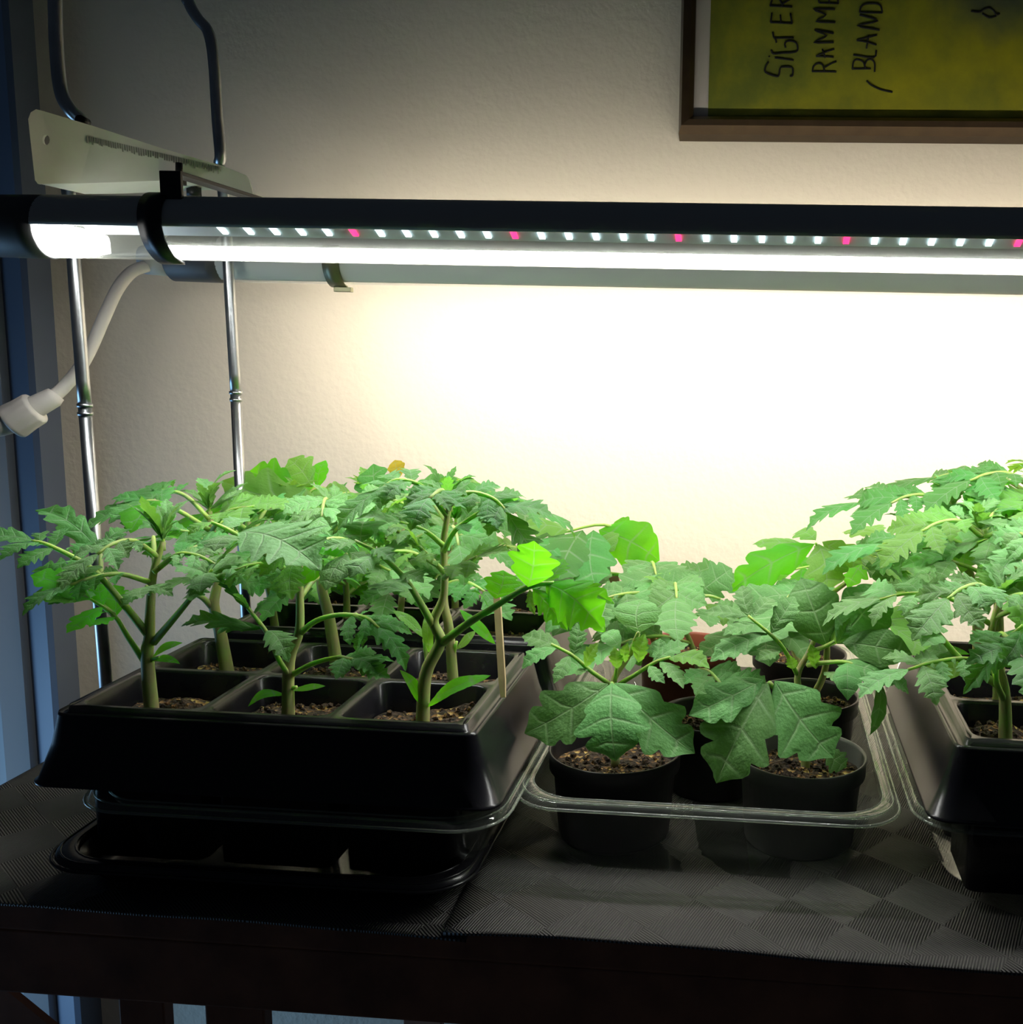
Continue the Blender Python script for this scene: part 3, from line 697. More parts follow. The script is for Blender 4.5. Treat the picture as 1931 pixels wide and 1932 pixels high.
class Plant:
    def __init__(self, label, base, seed, group=None):
        self.base = Vector(base); self.t = thing('tomato_seedling', label, 'plant', self.base, group)
        self.rnd = random.Random(seed); self.k = seed
    def stem(self, pts, r0, r1, name='stem', mat='stem'):
        p = smooth_path(pts, 5); n = len(p)
        bm = bmesh.new(); tube(bm, p, [r0+(r1-r0)*(i/(n-1))**.8 for i in range(n)], 10); return obj(name, bm, M[mat], self.t)
    def petiole(self, pts, r0=.0016, r1=.0008):
        """A leaf: its stalk is the part, the leaflets hang under it."""
        p = smooth_path(pts, 4); n = len(p)
        bm = bmesh.new(); tube(bm, p, [r0+(r1-r0)*i/(n-1) for i in range(n)], 7); return obj('leaf', bm, M['petiole'], self.t)
    def leaflet(self, leaf, a, b, wr, kind, mat, up=(0, -.45, .9), k=None):
        a, b = Vector(a), Vector(b); d = b-a; L = d.length
        if L < 1e-5: return
        X = d/L; up = Vector(up).normalized(); Y = up.cross(X)
        if Y.length < 1e-3: Y = Vector((1, 0, 0)).cross(X)
        Y.normalize(); Z = X.cross(Y)
        self.k += 1
        o = bpy.data.objects.new('leaflet', leaflet_data(kind, mat, self.k if k is None else k)); COL.objects.link(o)
        o.parent = leaf
        m = Matrix((X*L, Y*L*wr, Z*L)).transposed().to_4x4(); m.translation = a-self.base
        o.matrix_local = m
    def px_leaf(self, Y, stalk, leaflets, kind='broad', mat='leaf_dull', r0=.0016, r1=.0009):
        """Leaf set out where it was seen: stalk [(px, py, dy)...], leaflets [(bx, by, bdy, tx, ty, tdy, width ratio[, kind[, mat[, up]]])]."""
        lf = self.petiole([PY(x, y, Y+d) for x, y, d in stalk], r0, r1)
        for q in leaflets:
            a, b = PY(q[0], q[1], Y+q[2]), PY(q[3], q[4], Y+q[5])
            self.leaflet(lf, a, b, q[6], q[7] if len(q) > 7 and q[7] else kind, q[8] if len(q) > 8 and q[8] else mat, q[9] if len(q) > 9 else (0, -.5, .85))
        return lf
    def compound(self, pts, size, n=3, kind='fine', mat='leaf_fine', up=(0, -.35, 1), wr=1.0, t0=.30, droop=.35, r0=.0017):
        """A pinnate leaf along the stalk pts (world): n pairs of leaflets and a longer one at the end."""
        P = smooth_path(pts, 6); lf = self.petiole(pts, r0, .0008); rnd = self.rnd
        up = Vector(up).normalized()
        def at(t):
            i = t*(len(P)-1); j = min(int(i), len(P)-2); return P[j].lerp(P[j+1], i-j), (P[j+1]-P[j]).normalized()
        for m in range(n):
            t = t0+(1-t0)*(m+.15)/max(1, n)
            p, T = at(t); s_ = up.cross(T)
            if s_.length < 1e-3: continue
            s_.normalize()
            for sg in (-1, 1):
                q = (T*rnd.uniform(.35, .75)+s_*sg+Vector((0, 0, -droop*rnd.uniform(.3, 1.3)))).normalized()
                ln = size*(.50+.35*t)*rnd.uniform(.8, 1.15)
                self.leaflet(lf, p, p+q*ln, wr*rnd.uniform(.85, 1.15), kind, mat, up+Vector((rnd.uniform(-.25, .25), rnd.uniform(-.25, .25), 0)))
            if m < n-1:     # small leaflets in between
                p2, T2 = at(t+(1-t0)*.45/n); s2 = up.cross(T2).normalized(); sg = rnd.choice((-1, 1))
                self.leaflet(lf, p2, p2+(T2*.5+s2*sg).normalized()*size*.22, wr, 'narrow', mat, up)
        p, T = at(1.0); q = (T+Vector((0, 0, -droop*.7))).normalized()
        self.leaflet(lf, p-T*.001, p+q*size*1.05, wr*rnd.uniform(.9, 1.15), kind, mat, up)
        return lf
    def tip(self, p, size, mat='leaf_mint', n=7, kind='crinkle', lean=(0, 0, 1)):
        p = Vector(p); lf = self.petiole([p-Vector((0, 0, .006)), p, p+Vector((0, 0, size*.25))], .0013, .0006)
        for i in range(n):
            az = i*2.4+self.rnd.uniform(-.3, .3); el = self.rnd.uniform(.15, 1.0)
            d = Vector((math.cos(az)*math.cos(el), math.sin(az)*math.cos(el), math.sin(el)))+Vector(lean)*.25
            self.leaflet(lf, p, p+d.normalized()*size*self.rnd.uniform(.5, 1.1), .9, kind, mat, (d.x*-.4, d.y*-.4-.2, 1))
    def auto(self, stem_pts, leaves, kind='fine', mats=('leaf_fine',), wr=1.0):
        """leaves: (fraction up the stem, azimuth degrees, reach, leaflet size, rise)."""
        P = smooth_path(stem_pts, 6)
        for i, (t, az, reach, size, rise) in enumerate(leaves):
            j = min(int(t*(len(P)-1)), len(P)-1); p = P[j]; a = math.radians(az+self.rnd.uniform(-12, 12))
            h = Vector((math.cos(a), math.sin(a), 0))
            pts = [p, p+h*reach*.45+Vector((0, 0, rise)), p+h*reach*.85+Vector((0, 0, rise*1.05)), p+h*reach*1.15+Vector((0, 0, rise*.7))]
            self.compound(pts, size, 3, kind, mats[i % len(mats)], up=(h.x*.45, h.y*.45-.25, 1), wr=wr)
ZS = .090      # soil level in the cell trays (above the table)
def W(px, py, Y): return PY(px, py, Y)

# --- seedlings of the front black tray
Y = .557
p = Plant('thick-stemmed tomato seedling in the cell nearest the front metal rod', V(W(287, 1337, Y).x, Y, ZS-.002), 100)
st1 = [p.base, W(278, 1240, Y), W(282, 1200, Y), W(284, 1140, Y), W(290, 1080, Y+.004), W(308, 1022, Y+.008)]
p.stem(st1, .0043, .0017)
p.compound([W(281, 1200, Y), W(225, 1130, Y-.010), W(172, 1072, Y-.018), W(95, 1030, Y-.022), W(60, 1020, Y-.024)], .026, 3, 'fine', 'leaf_fine', t0=.55, r0=.0024)
p.px_leaf(Y, [(190, 1090, -.016), (190, 1040, -.004)], [(192, 1048, -.004, 66, 962, .012, .75, 'narrow', 'leaf_fine'), (195, 1040, -.004, 250, 1000, .02, .9, 'fine'), (172, 1070, -.018, 160, 1090, -.036, 1.0, 'potato', 'leaf_mint')], 'fine', 'leaf_fine')
p.compound([W(270, 1245, Y), W(240, 1200, Y-.006), W(214, 1160, Y-.012), W(170, 1130, Y-.016)], .031, 2, 'broad', 'leaf_bright', t0=.6, r0=.0019, wr=.7)
p.px_leaf(Y, [(214, 1160, -.012), (150, 1105, -.004)], [(180, 1110, -.006, 60, 1078, .0, .8, 'fine', 'leaf_fine'), (190, 1120, -.008, 90, 1140, -.026, .8, 'fine', 'leaf_fine'), (170, 1130, -.016, 62, 1122, -.024, .8, 'potato', 'leaf_light')], 'fine', 'leaf_fine')
p.compound([W(290, 1212, Y), W(330, 1165, Y-.008), W(371, 1115, Y-.014), W(400, 1075, Y-.018)], .030, 2, 'lobed', 'leaf_mint', t0=.7, r0=.0024, wr=.8)
p.px_leaf(Y, [(371, 1115, -.014), (398, 1085, -.018)], [(398, 1085, -.018, 472, 1062, -.01, .8, 'fine', 'leaf_mint'), (395, 1085, -.018, 330, 1078, -.034, .9, 'lobed', 'leaf_mint'), (400, 1080, -.018, 378, 1118, -.04, .9, 'lobed', 'leaf_mint')], 'lobed', 'leaf_mint')
p.compound([W(284, 1120, Y), W(280, 1110, Y-.015), W(276, 1106, Y-.024)], .020, 3, 'fine', 'leaf_mint', t0=.3, droop=.6)
p.compound([W(290, 1080, Y), W(330, 1050, Y+.01), W(372, 1030, Y+.02)], .022, 3, 'fine', 'leaf_fine')
p.auto(st1, [(.74, 230, .038, .026, .008), (.82, 340, .04, .028, .012), (.86, 130, .038, .028, .012), (.93, 255, .034, .026, .012)], 'fine', ('leaf_fine', 'leaf_mint'), .9)
p.tip(W(308, 1020, Y+.008), .030, 'leaf_mint', 8, 'narrow')
p.px_leaf(Y, [(284, 1245, 0), (300, 1240, -.004)], [(288, 1240, 0, 345, 1213, .006, 1.6, 'lance', 'leaf_bright'), (284, 1250, 0, 340, 1253, -.01, .9, 'lance', 'leaf_bright')])

p = Plant('slender tomato seedling in the middle cell nearest the table edge', V(W(543, 1352, Y).x, Y, ZS-.002), 120)
st2 = [p.base, W(546, 1250, Y), W(565, 1190, Y), W(566, 1100, Y+.004), W(572, 1045, Y+.01)]
p.stem(st2, .0040, .0016)
p.px_leaf(Y, [(546, 1275, 0), (524, 1240, -.012), (505, 1196, -.022), (470, 1150, -.014), (430, 1100, -.006)],
          [(503, 1190, -.022, 545, 1250, -.042, .85, 'fine', 'leaf_mint'), (490, 1188, -.02, 342, 1182, -.014, .42, 'fine', 'leaf_mint'), (495, 1185, -.02, 410, 1196, -.012, .5, 'fine', 'leaf_fine'),
           (470, 1152, -.014, 405, 1092, -.004, .5, 'narrow', 'leaf_fine'), (470, 1150, -.014, 440, 1120, -.03, .7, 'narrow', 'leaf_fine'), (478, 1160, -.016, 505, 1130, -.004, .7, 'narrow', 'leaf_fine'), (440, 1112, -.008, 418, 1098, -.02, .8, 'narrow', 'leaf_mint')])
p.compound([W(553, 1272, Y), W(590, 1252, Y-.010), W(640, 1240, Y-.016), W(665, 1245, Y-.02)], .022, 2, 'fine', 'leaf_fine', t0=.75, r0=.0018)
p.px_leaf(Y, [(640, 1240, -.016), (665, 1244, -.02)], [(662, 1243, -.02, 737, 1280, -.03, .75, 'fine', 'leaf_fine'), (655, 1240, -.018, 745, 1248, -.006, .5, 'narrow', 'leaf_fine')])
p.compound([W(567, 1195, Y), W(595, 1172, Y-.004), W(640, 1160, Y-.008), W(690, 1165, Y-.012), W(715, 1185, Y-.016)], .028, 3, 'narrow', 'leaf_fine', t0=.6, droop=.7, r0=.0019)
p.px_leaf(Y, [(670, 1160, -.01), (720, 1190, -.016)], [(690, 1168, -.012, 757, 1243, -.022, .7, 'fine', 'leaf_fine')])
p.px_leaf(Y, [(566, 1100, .004), (600, 1075, -.010), (640, 1052, -.020), (655, 1045, -.022)],
          [(655, 1048, -.02, 575, 1035, -.03, .75, 'potato', 'leaf_bright'), (655, 1045, -.022, 615, 1115, -.045, .75, 'potato', 'leaf_mint'), (640, 1055, -.02, 560, 1105, -.03, .7, 'potato', 'leaf_bright'), (660, 1042, -.02, 720, 1075, -.026, .9, 'fine', 'leaf_mint')])
p.px_leaf(Y, [(566, 1110, .004), (520, 1060, -.008), (440, 1005, -.016), (398, 985, -.018)],
          [(450, 1005, -.016, 605, 1076, -.045, 1.0, 'fine', 'leaf_mint'), (440, 1010, -.016, 405, 1040, -.038, 1.1, 'broad', 'leaf_mint'), (420, 1000, -.016, 470, 985, .01, 1.0, 'fine', 'leaf_mint'), (400, 985, -.018, 355, 1010, -.03, .9, 'fine', 'leaf_light')], r0=.0022)
p.auto(st2, [(.7, 75, .03, .022, .008), (.8, 200, .03, .024, .008), (.9, 60, .035, .026, .012), (.95, 300, .034, .026, .012), (.97, 160, .034, .028, .014)], 'fine', ('leaf_fine', 'leaf_light'))
p.tip(W(572, 1042, Y+.01), .024, 'leaf_mint', 7, 'narrow')
p.px_leaf(Y, [(546, 1300, 0), (560, 1296, -.002)], [(548, 1303, 0, 614, 1294, .006, .9, 'lance', 'leaf_bright'), (540, 1312, 0, 468, 1333, -.012, 1.4, 'lance', 'leaf_bright')])

p = Plant('tall forked tomato seedling with a bright green leaf, beside the pale wooden stick', V(W(797, 1372, Y).x, Y, ZS-.002), 140)
st3 = [p.base, W(803, 1275, Y), W(831, 1212, Y), W(819, 1172, Y), W(838, 1120, Y+.002), W(838, 1020, Y+.006), W(849, 950, Y+.010)]
p.stem(st3, .0044, .0016)
p.px_leaf(Y, [(818, 1180, 0), (795, 1140, -.008), (763, 1090, -.016), (715, 1045, -.018), (670, 1020, -.016)],
          [(763, 1092, -.016, 722, 1125, -.045, .95, 'lobed', 'leaf_mint'), (755, 1085, -.016, 800, 1100, -.03, .9, 'fine', 'leaf_mint'), (720, 1050, -.018, 660, 1090, -.040, .8, 'lobed', 'leaf_mint'),
           (715, 1045, -.018, 780, 1020, -.002, .8, 'fine', 'leaf_fine'), (675, 1022, -.016, 600, 1040, -.03, .8, 'fine', 'leaf_mint'), (680, 1025, -.016, 690, 985, .012, 1.0, 'broad', 'leaf_fine'), (700, 1038, -.018, 745, 1062, -.035, .7, 'fine', 'leaf_fine')], r0=.0024)
p.px_leaf(Y, [(833, 1214, 0), (880, 1178, -.010), (922, 1152, -.018), (995, 1108, -.028), (1045, 1100, -.032)],
          [(997, 1108, -.032, 1008, 1020, -.034, 1.30, 'broad', 'leaf_bright', (0, -.95, .3)), (935, 1130, -.02, 950, 1076, -.010, 1.5, 'broad', 'leaf_bright', (0, -.95, .3)),
           (922, 1148, -.018, 890, 1115, -.03, .7, 'narrow', 'leaf_bright'), (1030, 1102, -.030, 1142, 1192, -.052, 1.0, 'fine', 'leaf_bright', (-.2, -.8, .5)), (1035, 1100, -.032, 1160, 1140, -.034, .55, 'fine', 'leaf_bright', (0, -.7, .6)),
           (1005, 1110, -.028, 1072, 1190, -.045, .7, 'fine', 'leaf_bright', (0, -.9, .4)), (1030, 1100, -.03, 1065, 1055, -.012, .85, 'fine', 'leaf_bright', (0, -.9, .4)), (1000, 1112, -.028, 1010, 1160, -.036, .9, 'narrow', 'leaf_light')], r0=.0026, r1=.0012)
p.compound([W(838, 1090, Y), W(865, 1070, Y-.012), W(900, 1050, Y-.02)], .024, 3, 'fine', 'leaf_light', t0=.4)
p.compound([W(838, 1080, Y), W(810, 1050, Y-.010), W(790, 1030, Y-.016)], .022, 3, 'narrow', 'leaf_light', t0=.3)
p.compound([W(838, 1040, Y), W(860, 1000, Y-.010), W(910, 965, Y-.012), W(945, 960, Y-.012)], .028, 3, 'fine', 'leaf_fine', t0=.4)
p.compound([W(838, 1030, Y), W(800, 1000, Y-.004), W(755, 985, Y-.006)], .024, 3, 'narrow', 'leaf_mint', t0=.4)
p.compound([W(845, 975, Y+.008), W(800, 920, Y+.012), W(750, 905, Y+.010), W(715, 925, Y+.006)], .030, 3, 'fine', 'leaf_fine', t0=.45)
p.compound([W(848, 955, Y+.01), W(880, 930, Y-.004), W(930, 940, Y-.010), W(960, 970, Y-.014)], .030, 3, 'fine', 'leaf_fine', t0=.4)
p.compound([W(848, 960, Y+.01), W(835, 925, Y-.012), W(810, 940, Y-.03)], .026, 3, 'fine', 'leaf_fine', t0=.3, droop=.6)
p.tip(W(850, 945, Y+.010), .024, 'leaf_fine', 7, 'narrow')
p.px_leaf(Y, [(801, 1335, 0), (806, 1330, -.002)], [(800, 1338, 0, 755, 1264, -.006, 1.0, 'lance', 'leaf_bright'), (806, 1335, 0, 926, 1274, -.004, .85, 'lance', 'leaf_bright')])
p.px_leaf(Y, [(808, 1260, .0), (800, 1205, .004)], [(803, 1205, .004, 742, 1152, .004, 1.0, 'lance', 'leaf_light'), (815, 1240, .004, 808, 1150, .01, .9, 'lance', 'leaf_light')])

Y = .637
p = Plant('tomato seedling with a low side fork in the second cell row near the rods', V(W(430, 1256, Y).x, Y, ZS-.002), 160)
st = [p.base, W(415, 1190, Y), W(404, 1140, Y), W(412, 1085, Y+.004), W(402, 1010, Y+.008), W(395, 965, Y+.01)]
p.stem(st, .0047, .0018)
p.stem([W(404, 1150, Y), W(385, 1130, Y-.004), W(368, 1120, Y-.006)], .0024, .0016, 'side_shoot')
p.compound([W(395, 1000, Y), W(340, 965, Y-.010), W(290, 945, Y-.014), W(265, 950, Y-.016)], .040, 3, 'fine', 'leaf_fine', t0=.5, r0=.0018)
p.compound([W(395, 980, Y), W(350, 935, Y), W(305, 925, Y+.004), W(285, 930, Y+.004)], .034, 3, 'narrow', 'leaf_fine', t0=.4)
p.px_leaf(Y, [(300, 950, -.012), (270, 960, -.016)], [(290, 950, -.014, 210, 943, -.01, .55, 'fine', 'leaf_fine'), (300, 945, -.012, 246, 1005, -.05, .9, 'potato', 'leaf_bright'), (285, 955, -.014, 218, 978, -.03, .7, 'fine', 'leaf_fine')])
p.compound([W(400, 1000, Y), W(430, 965, Y-.010), W(480, 955, Y-.016)], .030, 3, 'fine', 'leaf_light', t0=.4)
p.compound([W(404, 1050, Y), W(430, 1020, Y-.016), W(460, 1005, Y-.03)], .028, 3, 'fine', 'leaf_mint', t0=.4)
p.compound([W(402, 1040, Y), W(370, 1010, Y-.02), W(340, 1000, Y-.03)], .026, 3, 'fine', 'leaf_fine', t0=.4)
p.tip(W(395, 962, Y+.01), .030, 'leaf_mint', 9, 'narrow')

p = Plant('leaning tomato seedling in the middle cell of the second row', V(W(640, 1272, Y).x, Y, ZS-.002), 180)
st = [p.base, W(622, 1170, Y), W(606, 1100, Y), W(612, 1040, Y+.006), W(628, 985, Y+.01)]
p.stem(st, .0046, .0018)
p.auto(st, [(.55, 215, .045, .030, .008), (.62, 330, .05, .032, .010), (.74, 270, .05, .034, .018), (.84, 170, .045, .034, .022), (.9, 20, .05, .036, .022), (.96, 290, .04, .034, .020)], 'fine', ('leaf_fine', 'leaf_mint', 'leaf_mint'))
p.px_leaf(Y, [(625, 1000, 0), (640, 985, -.01), (680, 960, -.015)], [(680, 985, -.015, 640, 950, .0, 1.0, 'potato', 'leaf_mint'), (675, 1002, -.018, 680, 942, .006, .9, 'broad', 'leaf_mint', (0, -.9, .4)), (690, 1000, -.018, 745, 985, -.01, .9, 'broad', 'leaf_fine'), (640, 985, -.01, 560, 990, -.02, .9, 'broad', 'leaf_mint')])
p.tip(W(628, 980, Y+.01), .026, 'leaf_mint', 7, 'narrow')

p = Plant('tomato seedling with drooping seed leaves, behind the tall forked one', V(W(856, 1260, Y).x, Y, ZS-.002), 200)
st = [p.base, W(848, 1190, Y), W(838, 1130, Y), W(845, 1050, Y+.004), W(860, 985, Y+.01)]
p.stem(st, .0040, .0016)
p.auto(st, [(.6, 330, .04, .030, .006), (.7, 190, .045, .030, .012), (.8, 290, .045, .030, .018), (.9, 20, .05, .032, .022), (.95, 160, .045, .032, .02)], 'fine', ('leaf_fine', 'leaf_light', 'leaf_fine'))
p.px_leaf(Y, [(855, 1240, 0), (862, 1210, -.002)], [(862, 1225, -.002, 898, 1190, .0, 1.6, 'lance', 'leaf_light'), (868, 1150, 0, 935, 1215, -.006, .9, 'lance', 'leaf_bright'), (858, 1230, .0, 832, 1190, .004, .9, 'lance', 'leaf_light')])
p.tip(W(860, 980, Y+.01), .024, 'leaf_fine', 7, 'fine')

# --- seedlings of the rear black tray
rear = [  # stem pixel base and top, y, label, mats, kind, reach, size
 (520, 1165, 470, 985, .728, 'short tomato seedling half hidden behind the second row, next to the rear metal rod', ('leaf_fine', 'leaf_mint'), 'fine', .045, .034),
 (650, 1165, 640, 985, .728, 'tomato seedling with light stems standing mid row in the tray by the wall', ('leaf_light', 'leaf_fine'), 'fine', .05, .038),
 (745, 1185, 760, 985, .728, 'dark-leaved tomato seedling in the rear tray, in front of the yellowed leaf', ('leaf_fine', 'leaf_fine', 'leaf_mint'), 'fine', .05, .038),
 (560, 1135, 560, 945, .800, 'broad-leaved tomato seedling by the wall, the rear rod at its side', ('leaf_light', 'leaf_bright'), 'broad', .055, .050),
 (690, 1135, 690, 930, .800, 'tomato seedling by the wall, between a broad-leaved one and the yellow-leaved one', ('leaf_light', 'leaf_fine'), 'broad', .050, .042),
 (860, 1150, 830, 930, .800, 'tomato seedling by the wall with a yellowed leaf at its crown', ('leaf_fine', 'leaf_light'), 'broad', .055, .046)]
rp = []
for i, (bx, by, tx, ty, Y, lab, mats, kind, reach, size) in enumerate(rear):
    b = V(W(bx, by, Y).x, Y, ZS); p = Plant(lab, b, 220+i*20); rp.append(p)
    st = [b, b.lerp(W(tx, ty, Y), .4)+Vector((.003, 0, 0)), W(tx, ty, Y)]
    p.stem(st, .0036, .0015)
    p.auto(st, [(.5, 20+i*50, reach*.7, size*.8, .004), (.62, 200+i*40, reach*.9, size*.9, .008), (.76, 285, reach, size, .010), (.86, 185, reach, size, .014), (.9, 350, reach, size, .014), (.97, 80, reach*.7, size*.8, .016), (.98, 250, reach*.8, size*.8, .012)], kind, mats, .9)
    p.tip(W(tx, ty, Y), .024, mats[0], 8, 'narrow')
p = rp[3]; Y = .800
p.px_leaf(Y, [(560, 950, 0), (590, 960, -.006), (620, 965, -.01)], [(625, 968, -.01, 418, 908, .0, .55, 'broad', 'leaf_light', (0, -.9, .4)), (560, 935, 0, 470, 890, .004, .9, 'broad', 'leaf_bright', (0, -.9, .4)), (590, 920, .006, 545, 866, .02, .9, 'broad', 'leaf_light', (0, -.9, .4)), (600, 920, .01, 615, 868, .02, .8, 'potato', 'leaf_bright', (0, -.9, .4)), (640, 960, -.01, 700, 940, -.01, .6, 'broad', 'leaf_light')])
p = rp[5]; Y = .800
p.px_leaf(Y, [(800, 960, 0), (745, 945, -.006), (725, 965, -.012)], [(728, 965, -.012, 705, 875, .0, .95, 'broad', 'leaf_fine', (0, -.95, .3)), (755, 900, .0, 745, 868, .004, 1.3, 'potato', 'leaf_yellow', (0, -.95, .3)), (770, 930, -.004, 850, 905, .004, .8, 'broad', 'leaf_fine', (0, -.8, .5)), (780, 935, -.01, 710, 950, -.03, .7, 'broad', 'leaf_fine')])
p.px_leaf(Y, [(830, 940, 0), (870, 940, -.006), (885, 945, -.008)], [(880, 950, -.008, 905, 912, .004, 1.0, 'broad', 'leaf_fine', (0, -.9, .4)), (870, 945, -.006, 850, 898, .008, .6, 'broad', 'leaf_fine', (0, -.9, .4)), (885, 948, -.008, 950, 1000, -.02, .8, 'broad', 'leaf_fine'), (860, 945, -.006, 790, 990, -.03, .8, 'broad', 'leaf_fine')])

# --- potted plants in the clear tray
D = 'leaf_dull'
Y = .622
p = Plant('low tomato plant with one large three-lobed front leaf hanging over the black pot', V(-.0850, Y, .047), 400)
st = [p.base, W(1160, 1370, Y), W(1157, 1290, Y), W(1185, 1240, Y+.004), W(1205, 1195, Y+.006)]
p.stem(st, .0030, .0014)
p.px_leaf(Y, [(1157, 1300, 0), (1156, 1292, -.012), (1155, 1290, -.020)],
          [(1155, 1288, -.022, 1162, 1436, -.048, 1.12, 'broad', D, (0, -.93, .35)), (1148, 1290, -.018, 990, 1384, -.030, .74, 'broad', D, (0, -.9, .45)), (1160, 1288, -.018, 1312, 1422, -.036, .66, 'broad', D, (.1, -.9, .45))], 'broad', D, .0018, .0014)
p.px_leaf(Y, [(1150, 1290, -.004), (1110, 1262, -.010), (1080, 1236, -.014), (1040, 1215, -.016)],
          [(1082, 1236, -.014, 1090, 1175, -.006, 1.0, 'crinkle', D, (0, -.9, .4)), (1060, 1226, -.014, 985, 1200, -.004, .9, 'crinkle', D), (1050, 1222, -.016, 985, 1262, -.03, .8, 'crinkle', D), (1075, 1236, -.014, 1045, 1290, -.032, .8, 'crinkle', D), (1105, 1258, -.012, 1130, 1212, -.016, .8, 'crinkle', 'leaf_light', (0, -.9, .4)), (1110, 1262, -.01, 1088, 1275, -.02, .9, 'crinkle', 'leaf_mint')])
p.px_leaf(Y, [(1190, 1235, .003), (1198, 1210, -.004), (1206, 1192, -.008)],
          [(1206, 1194, -.008, 1212, 1130, .006, 1.75, 'potato', 'leaf_mint', (0, -.85, .5))])
p.px_leaf(Y, [(1170, 1290, 0), (1200, 1272, -.008), (1235, 1250, -.012), (1265, 1240, -.016)],
          [(1230, 1252, -.012, 1300, 1215, -.004, .9, 'crinkle', D), (1262, 1242, -.016, 1340, 1262, -.03, .8, 'crinkle', 'leaf_light'), (1245, 1248, -.014, 1290, 1300, -.035, .7, 'crinkle', D), (1225, 1256, -.012, 1255, 1290, -.03, .7, 'crinkle', D), (1240, 1248, -.012, 1245, 1205, .004, .9, 'crinkle', D)])
p.px_leaf(Y, [(1160, 1290, 0), (1165, 1250, -.006)], [(1166, 1262, -.006, 1160, 1220, -.010, 1.0, 'crinkle', 'leaf_light', (0, -.95, .3)), (1180, 1250, -.006, 1186, 1212, -.012, .7, 'crinkle', 'leaf_light', (0, -.95, .3)), (1205, 1250, -.006, 1218, 1195, -.01, .9, 'crinkle', 'leaf_light', (0, -.95, .3)), (1170, 1225, 0, 1138, 1195, .01, 1.0, 'potato', 'leaf_mint')])

Y = .628
p = Plant('tomato plant in the grey pot, its large front leaflets hanging over the rim', V(W(1521, 1450, Y).x, Y, .048), 420)
st = [p.base, W(1520, 1400, Y), W(1512, 1330, Y), W(1506, 1272, Y), W(1530, 1225, Y+.004), W(1545, 1180, Y+.008)]
p.stem(st, .0032, .0015)
p.px_leaf(Y, [(1508, 1350, 0), (1480, 1318, -.012), (1452, 1288, -.022)],
          [(1450, 1288, -.022, 1352, 1478, -.048, .80, 'broad', D, (-.1, -.93, .35)), (1442, 1282, -.022, 1300, 1350, -.038, .68, 'broad', D, (0, -.75, .65)), (1462, 1284, -.020, 1574, 1430, -.040, .98, 'broad', D, (.1, -.9, .42))], 'broad', D, .0018, .0015)
p.px_leaf(Y, [(1520, 1410, 0), (1560, 1420, -.012)], [(1560, 1415, -.012, 1598, 1448, -.018, 1.2, 'broad', D, (0, -.9, .4))])
p.px_leaf(Y, [(1506, 1275, 0), (1480, 1225, -.010), (1452, 1195, -.016), (1412, 1162, -.018)],
          [(1450, 1196, -.016, 1340, 1248, -.034, .72, 'crinkle', D), (1455, 1195, -.016, 1500, 1125, .0, .9, 'crinkle', D, (0, -.9, .4)), (1412, 1163, -.018, 1330, 1155, -.01, .7, 'crinkle', D), (1415, 1164, -.018, 1400, 1105, .0, .9, 'crinkle', D, (0, -.9, .4)), (1430, 1178, -.018, 1365, 1200, -.03, .8, 'crinkle', D), (1472, 1228, -.012, 1432, 1245, -.026, .9, 'crinkle', 'leaf_mint'), (1420, 1165, -.018, 1460, 1130, .0, .9, 'crinkle', D)])
p.px_leaf(Y, [(1530, 1230, .002), (1552, 1222, -.002), (1575, 1210, -.004)],
          [(1562, 1220, -.002, 1512, 1090, .012, .98, 'potato', D, (0, -.92, .4)), (1580, 1215, -.004, 1672, 1106, .010, .95, 'potato', D, (0, -.92, .4)), (1590, 1212, -.006, 1722, 1235, -.014, .72, 'potato', D, (0, -.88, .45)), (1560, 1222, -.002, 1606, 1160, .004, .7, 'crinkle', 'leaf_light', (0, -.95, .3))], r0=.0020)
p.px_leaf(Y, [(1525, 1255, 0), (1560, 1250, -.012), (1600, 1250, -.018), (1650, 1270, -.02)],
          [(1575, 1250, -.014, 1690, 1290, -.026, .62, 'broad', D), (1645, 1268, -.02, 1715, 1310, -.022, .9, 'crinkle', D), (1660, 1280, -.02, 1640, 1388, -.024, .55, 'potato', D, (.6, -.6, .3)), (1600, 1250, -.018, 1600, 1322, -.04, .8, 'potato', D), (1540, 1262, -.006, 1530, 1215, -.010, .8, 'crinkle', 'leaf_light', (0, -.95, .3)), (1580, 1215, -.006, 1605, 1165, -.012, .7, 'crinkle', 'leaf_mint', (0, -.95, .3)), (1555, 1268, -.01, 1590, 1300, -.03, .8, 'crinkle', 'leaf_mint'), (1500, 1262, -.004, 1490, 1235, -.012, .9, 'crinkle', 'leaf_light', (0, -.95, .3))])

Y = .702
p = Plant('tomato plant with crinkled leaves rising between the two front pots', V(-.027, Y, .046), 440)
st = [p.base, W(1330, 1330, Y), W(1310, 1230, Y), W(1275, 1150, Y+.004), W(1270, 1110, Y+.006)]
p.stem(st, .0030, .0013)
p.auto(st, [(.45, 300, .05, .040, .006), (.55, 220, .05, .040, .008), (.7, 330, .055, .042, .012), (.8, 200, .05, .040, .01), (.92, 270, .04, .036, .012)], 'crinkle', (D, 'leaf_mint', D), 1.2)
p.px_leaf(Y, [(1285, 1150, 0), (1330, 1125, -.004), (1360, 1130, -.006)], [(1320, 1118, 0, 1382, 1072, .012, 1.0, 'broad', D, (0, -.9, .4)), (1300, 1120, 0, 1240, 1085, .010, .9, 'broad', D, (0, -.9, .4)), (1290, 1130, 0, 1325, 1078, .014, 1.1, 'broad', D, (0, -.9, .4)), (1330, 1140, -.006, 1400, 1180, -.02, .8, 'crinkle', 'leaf_light')])
p.tip(W(1275, 1120, Y), .026, 'leaf_light', 5, 'crinkle')

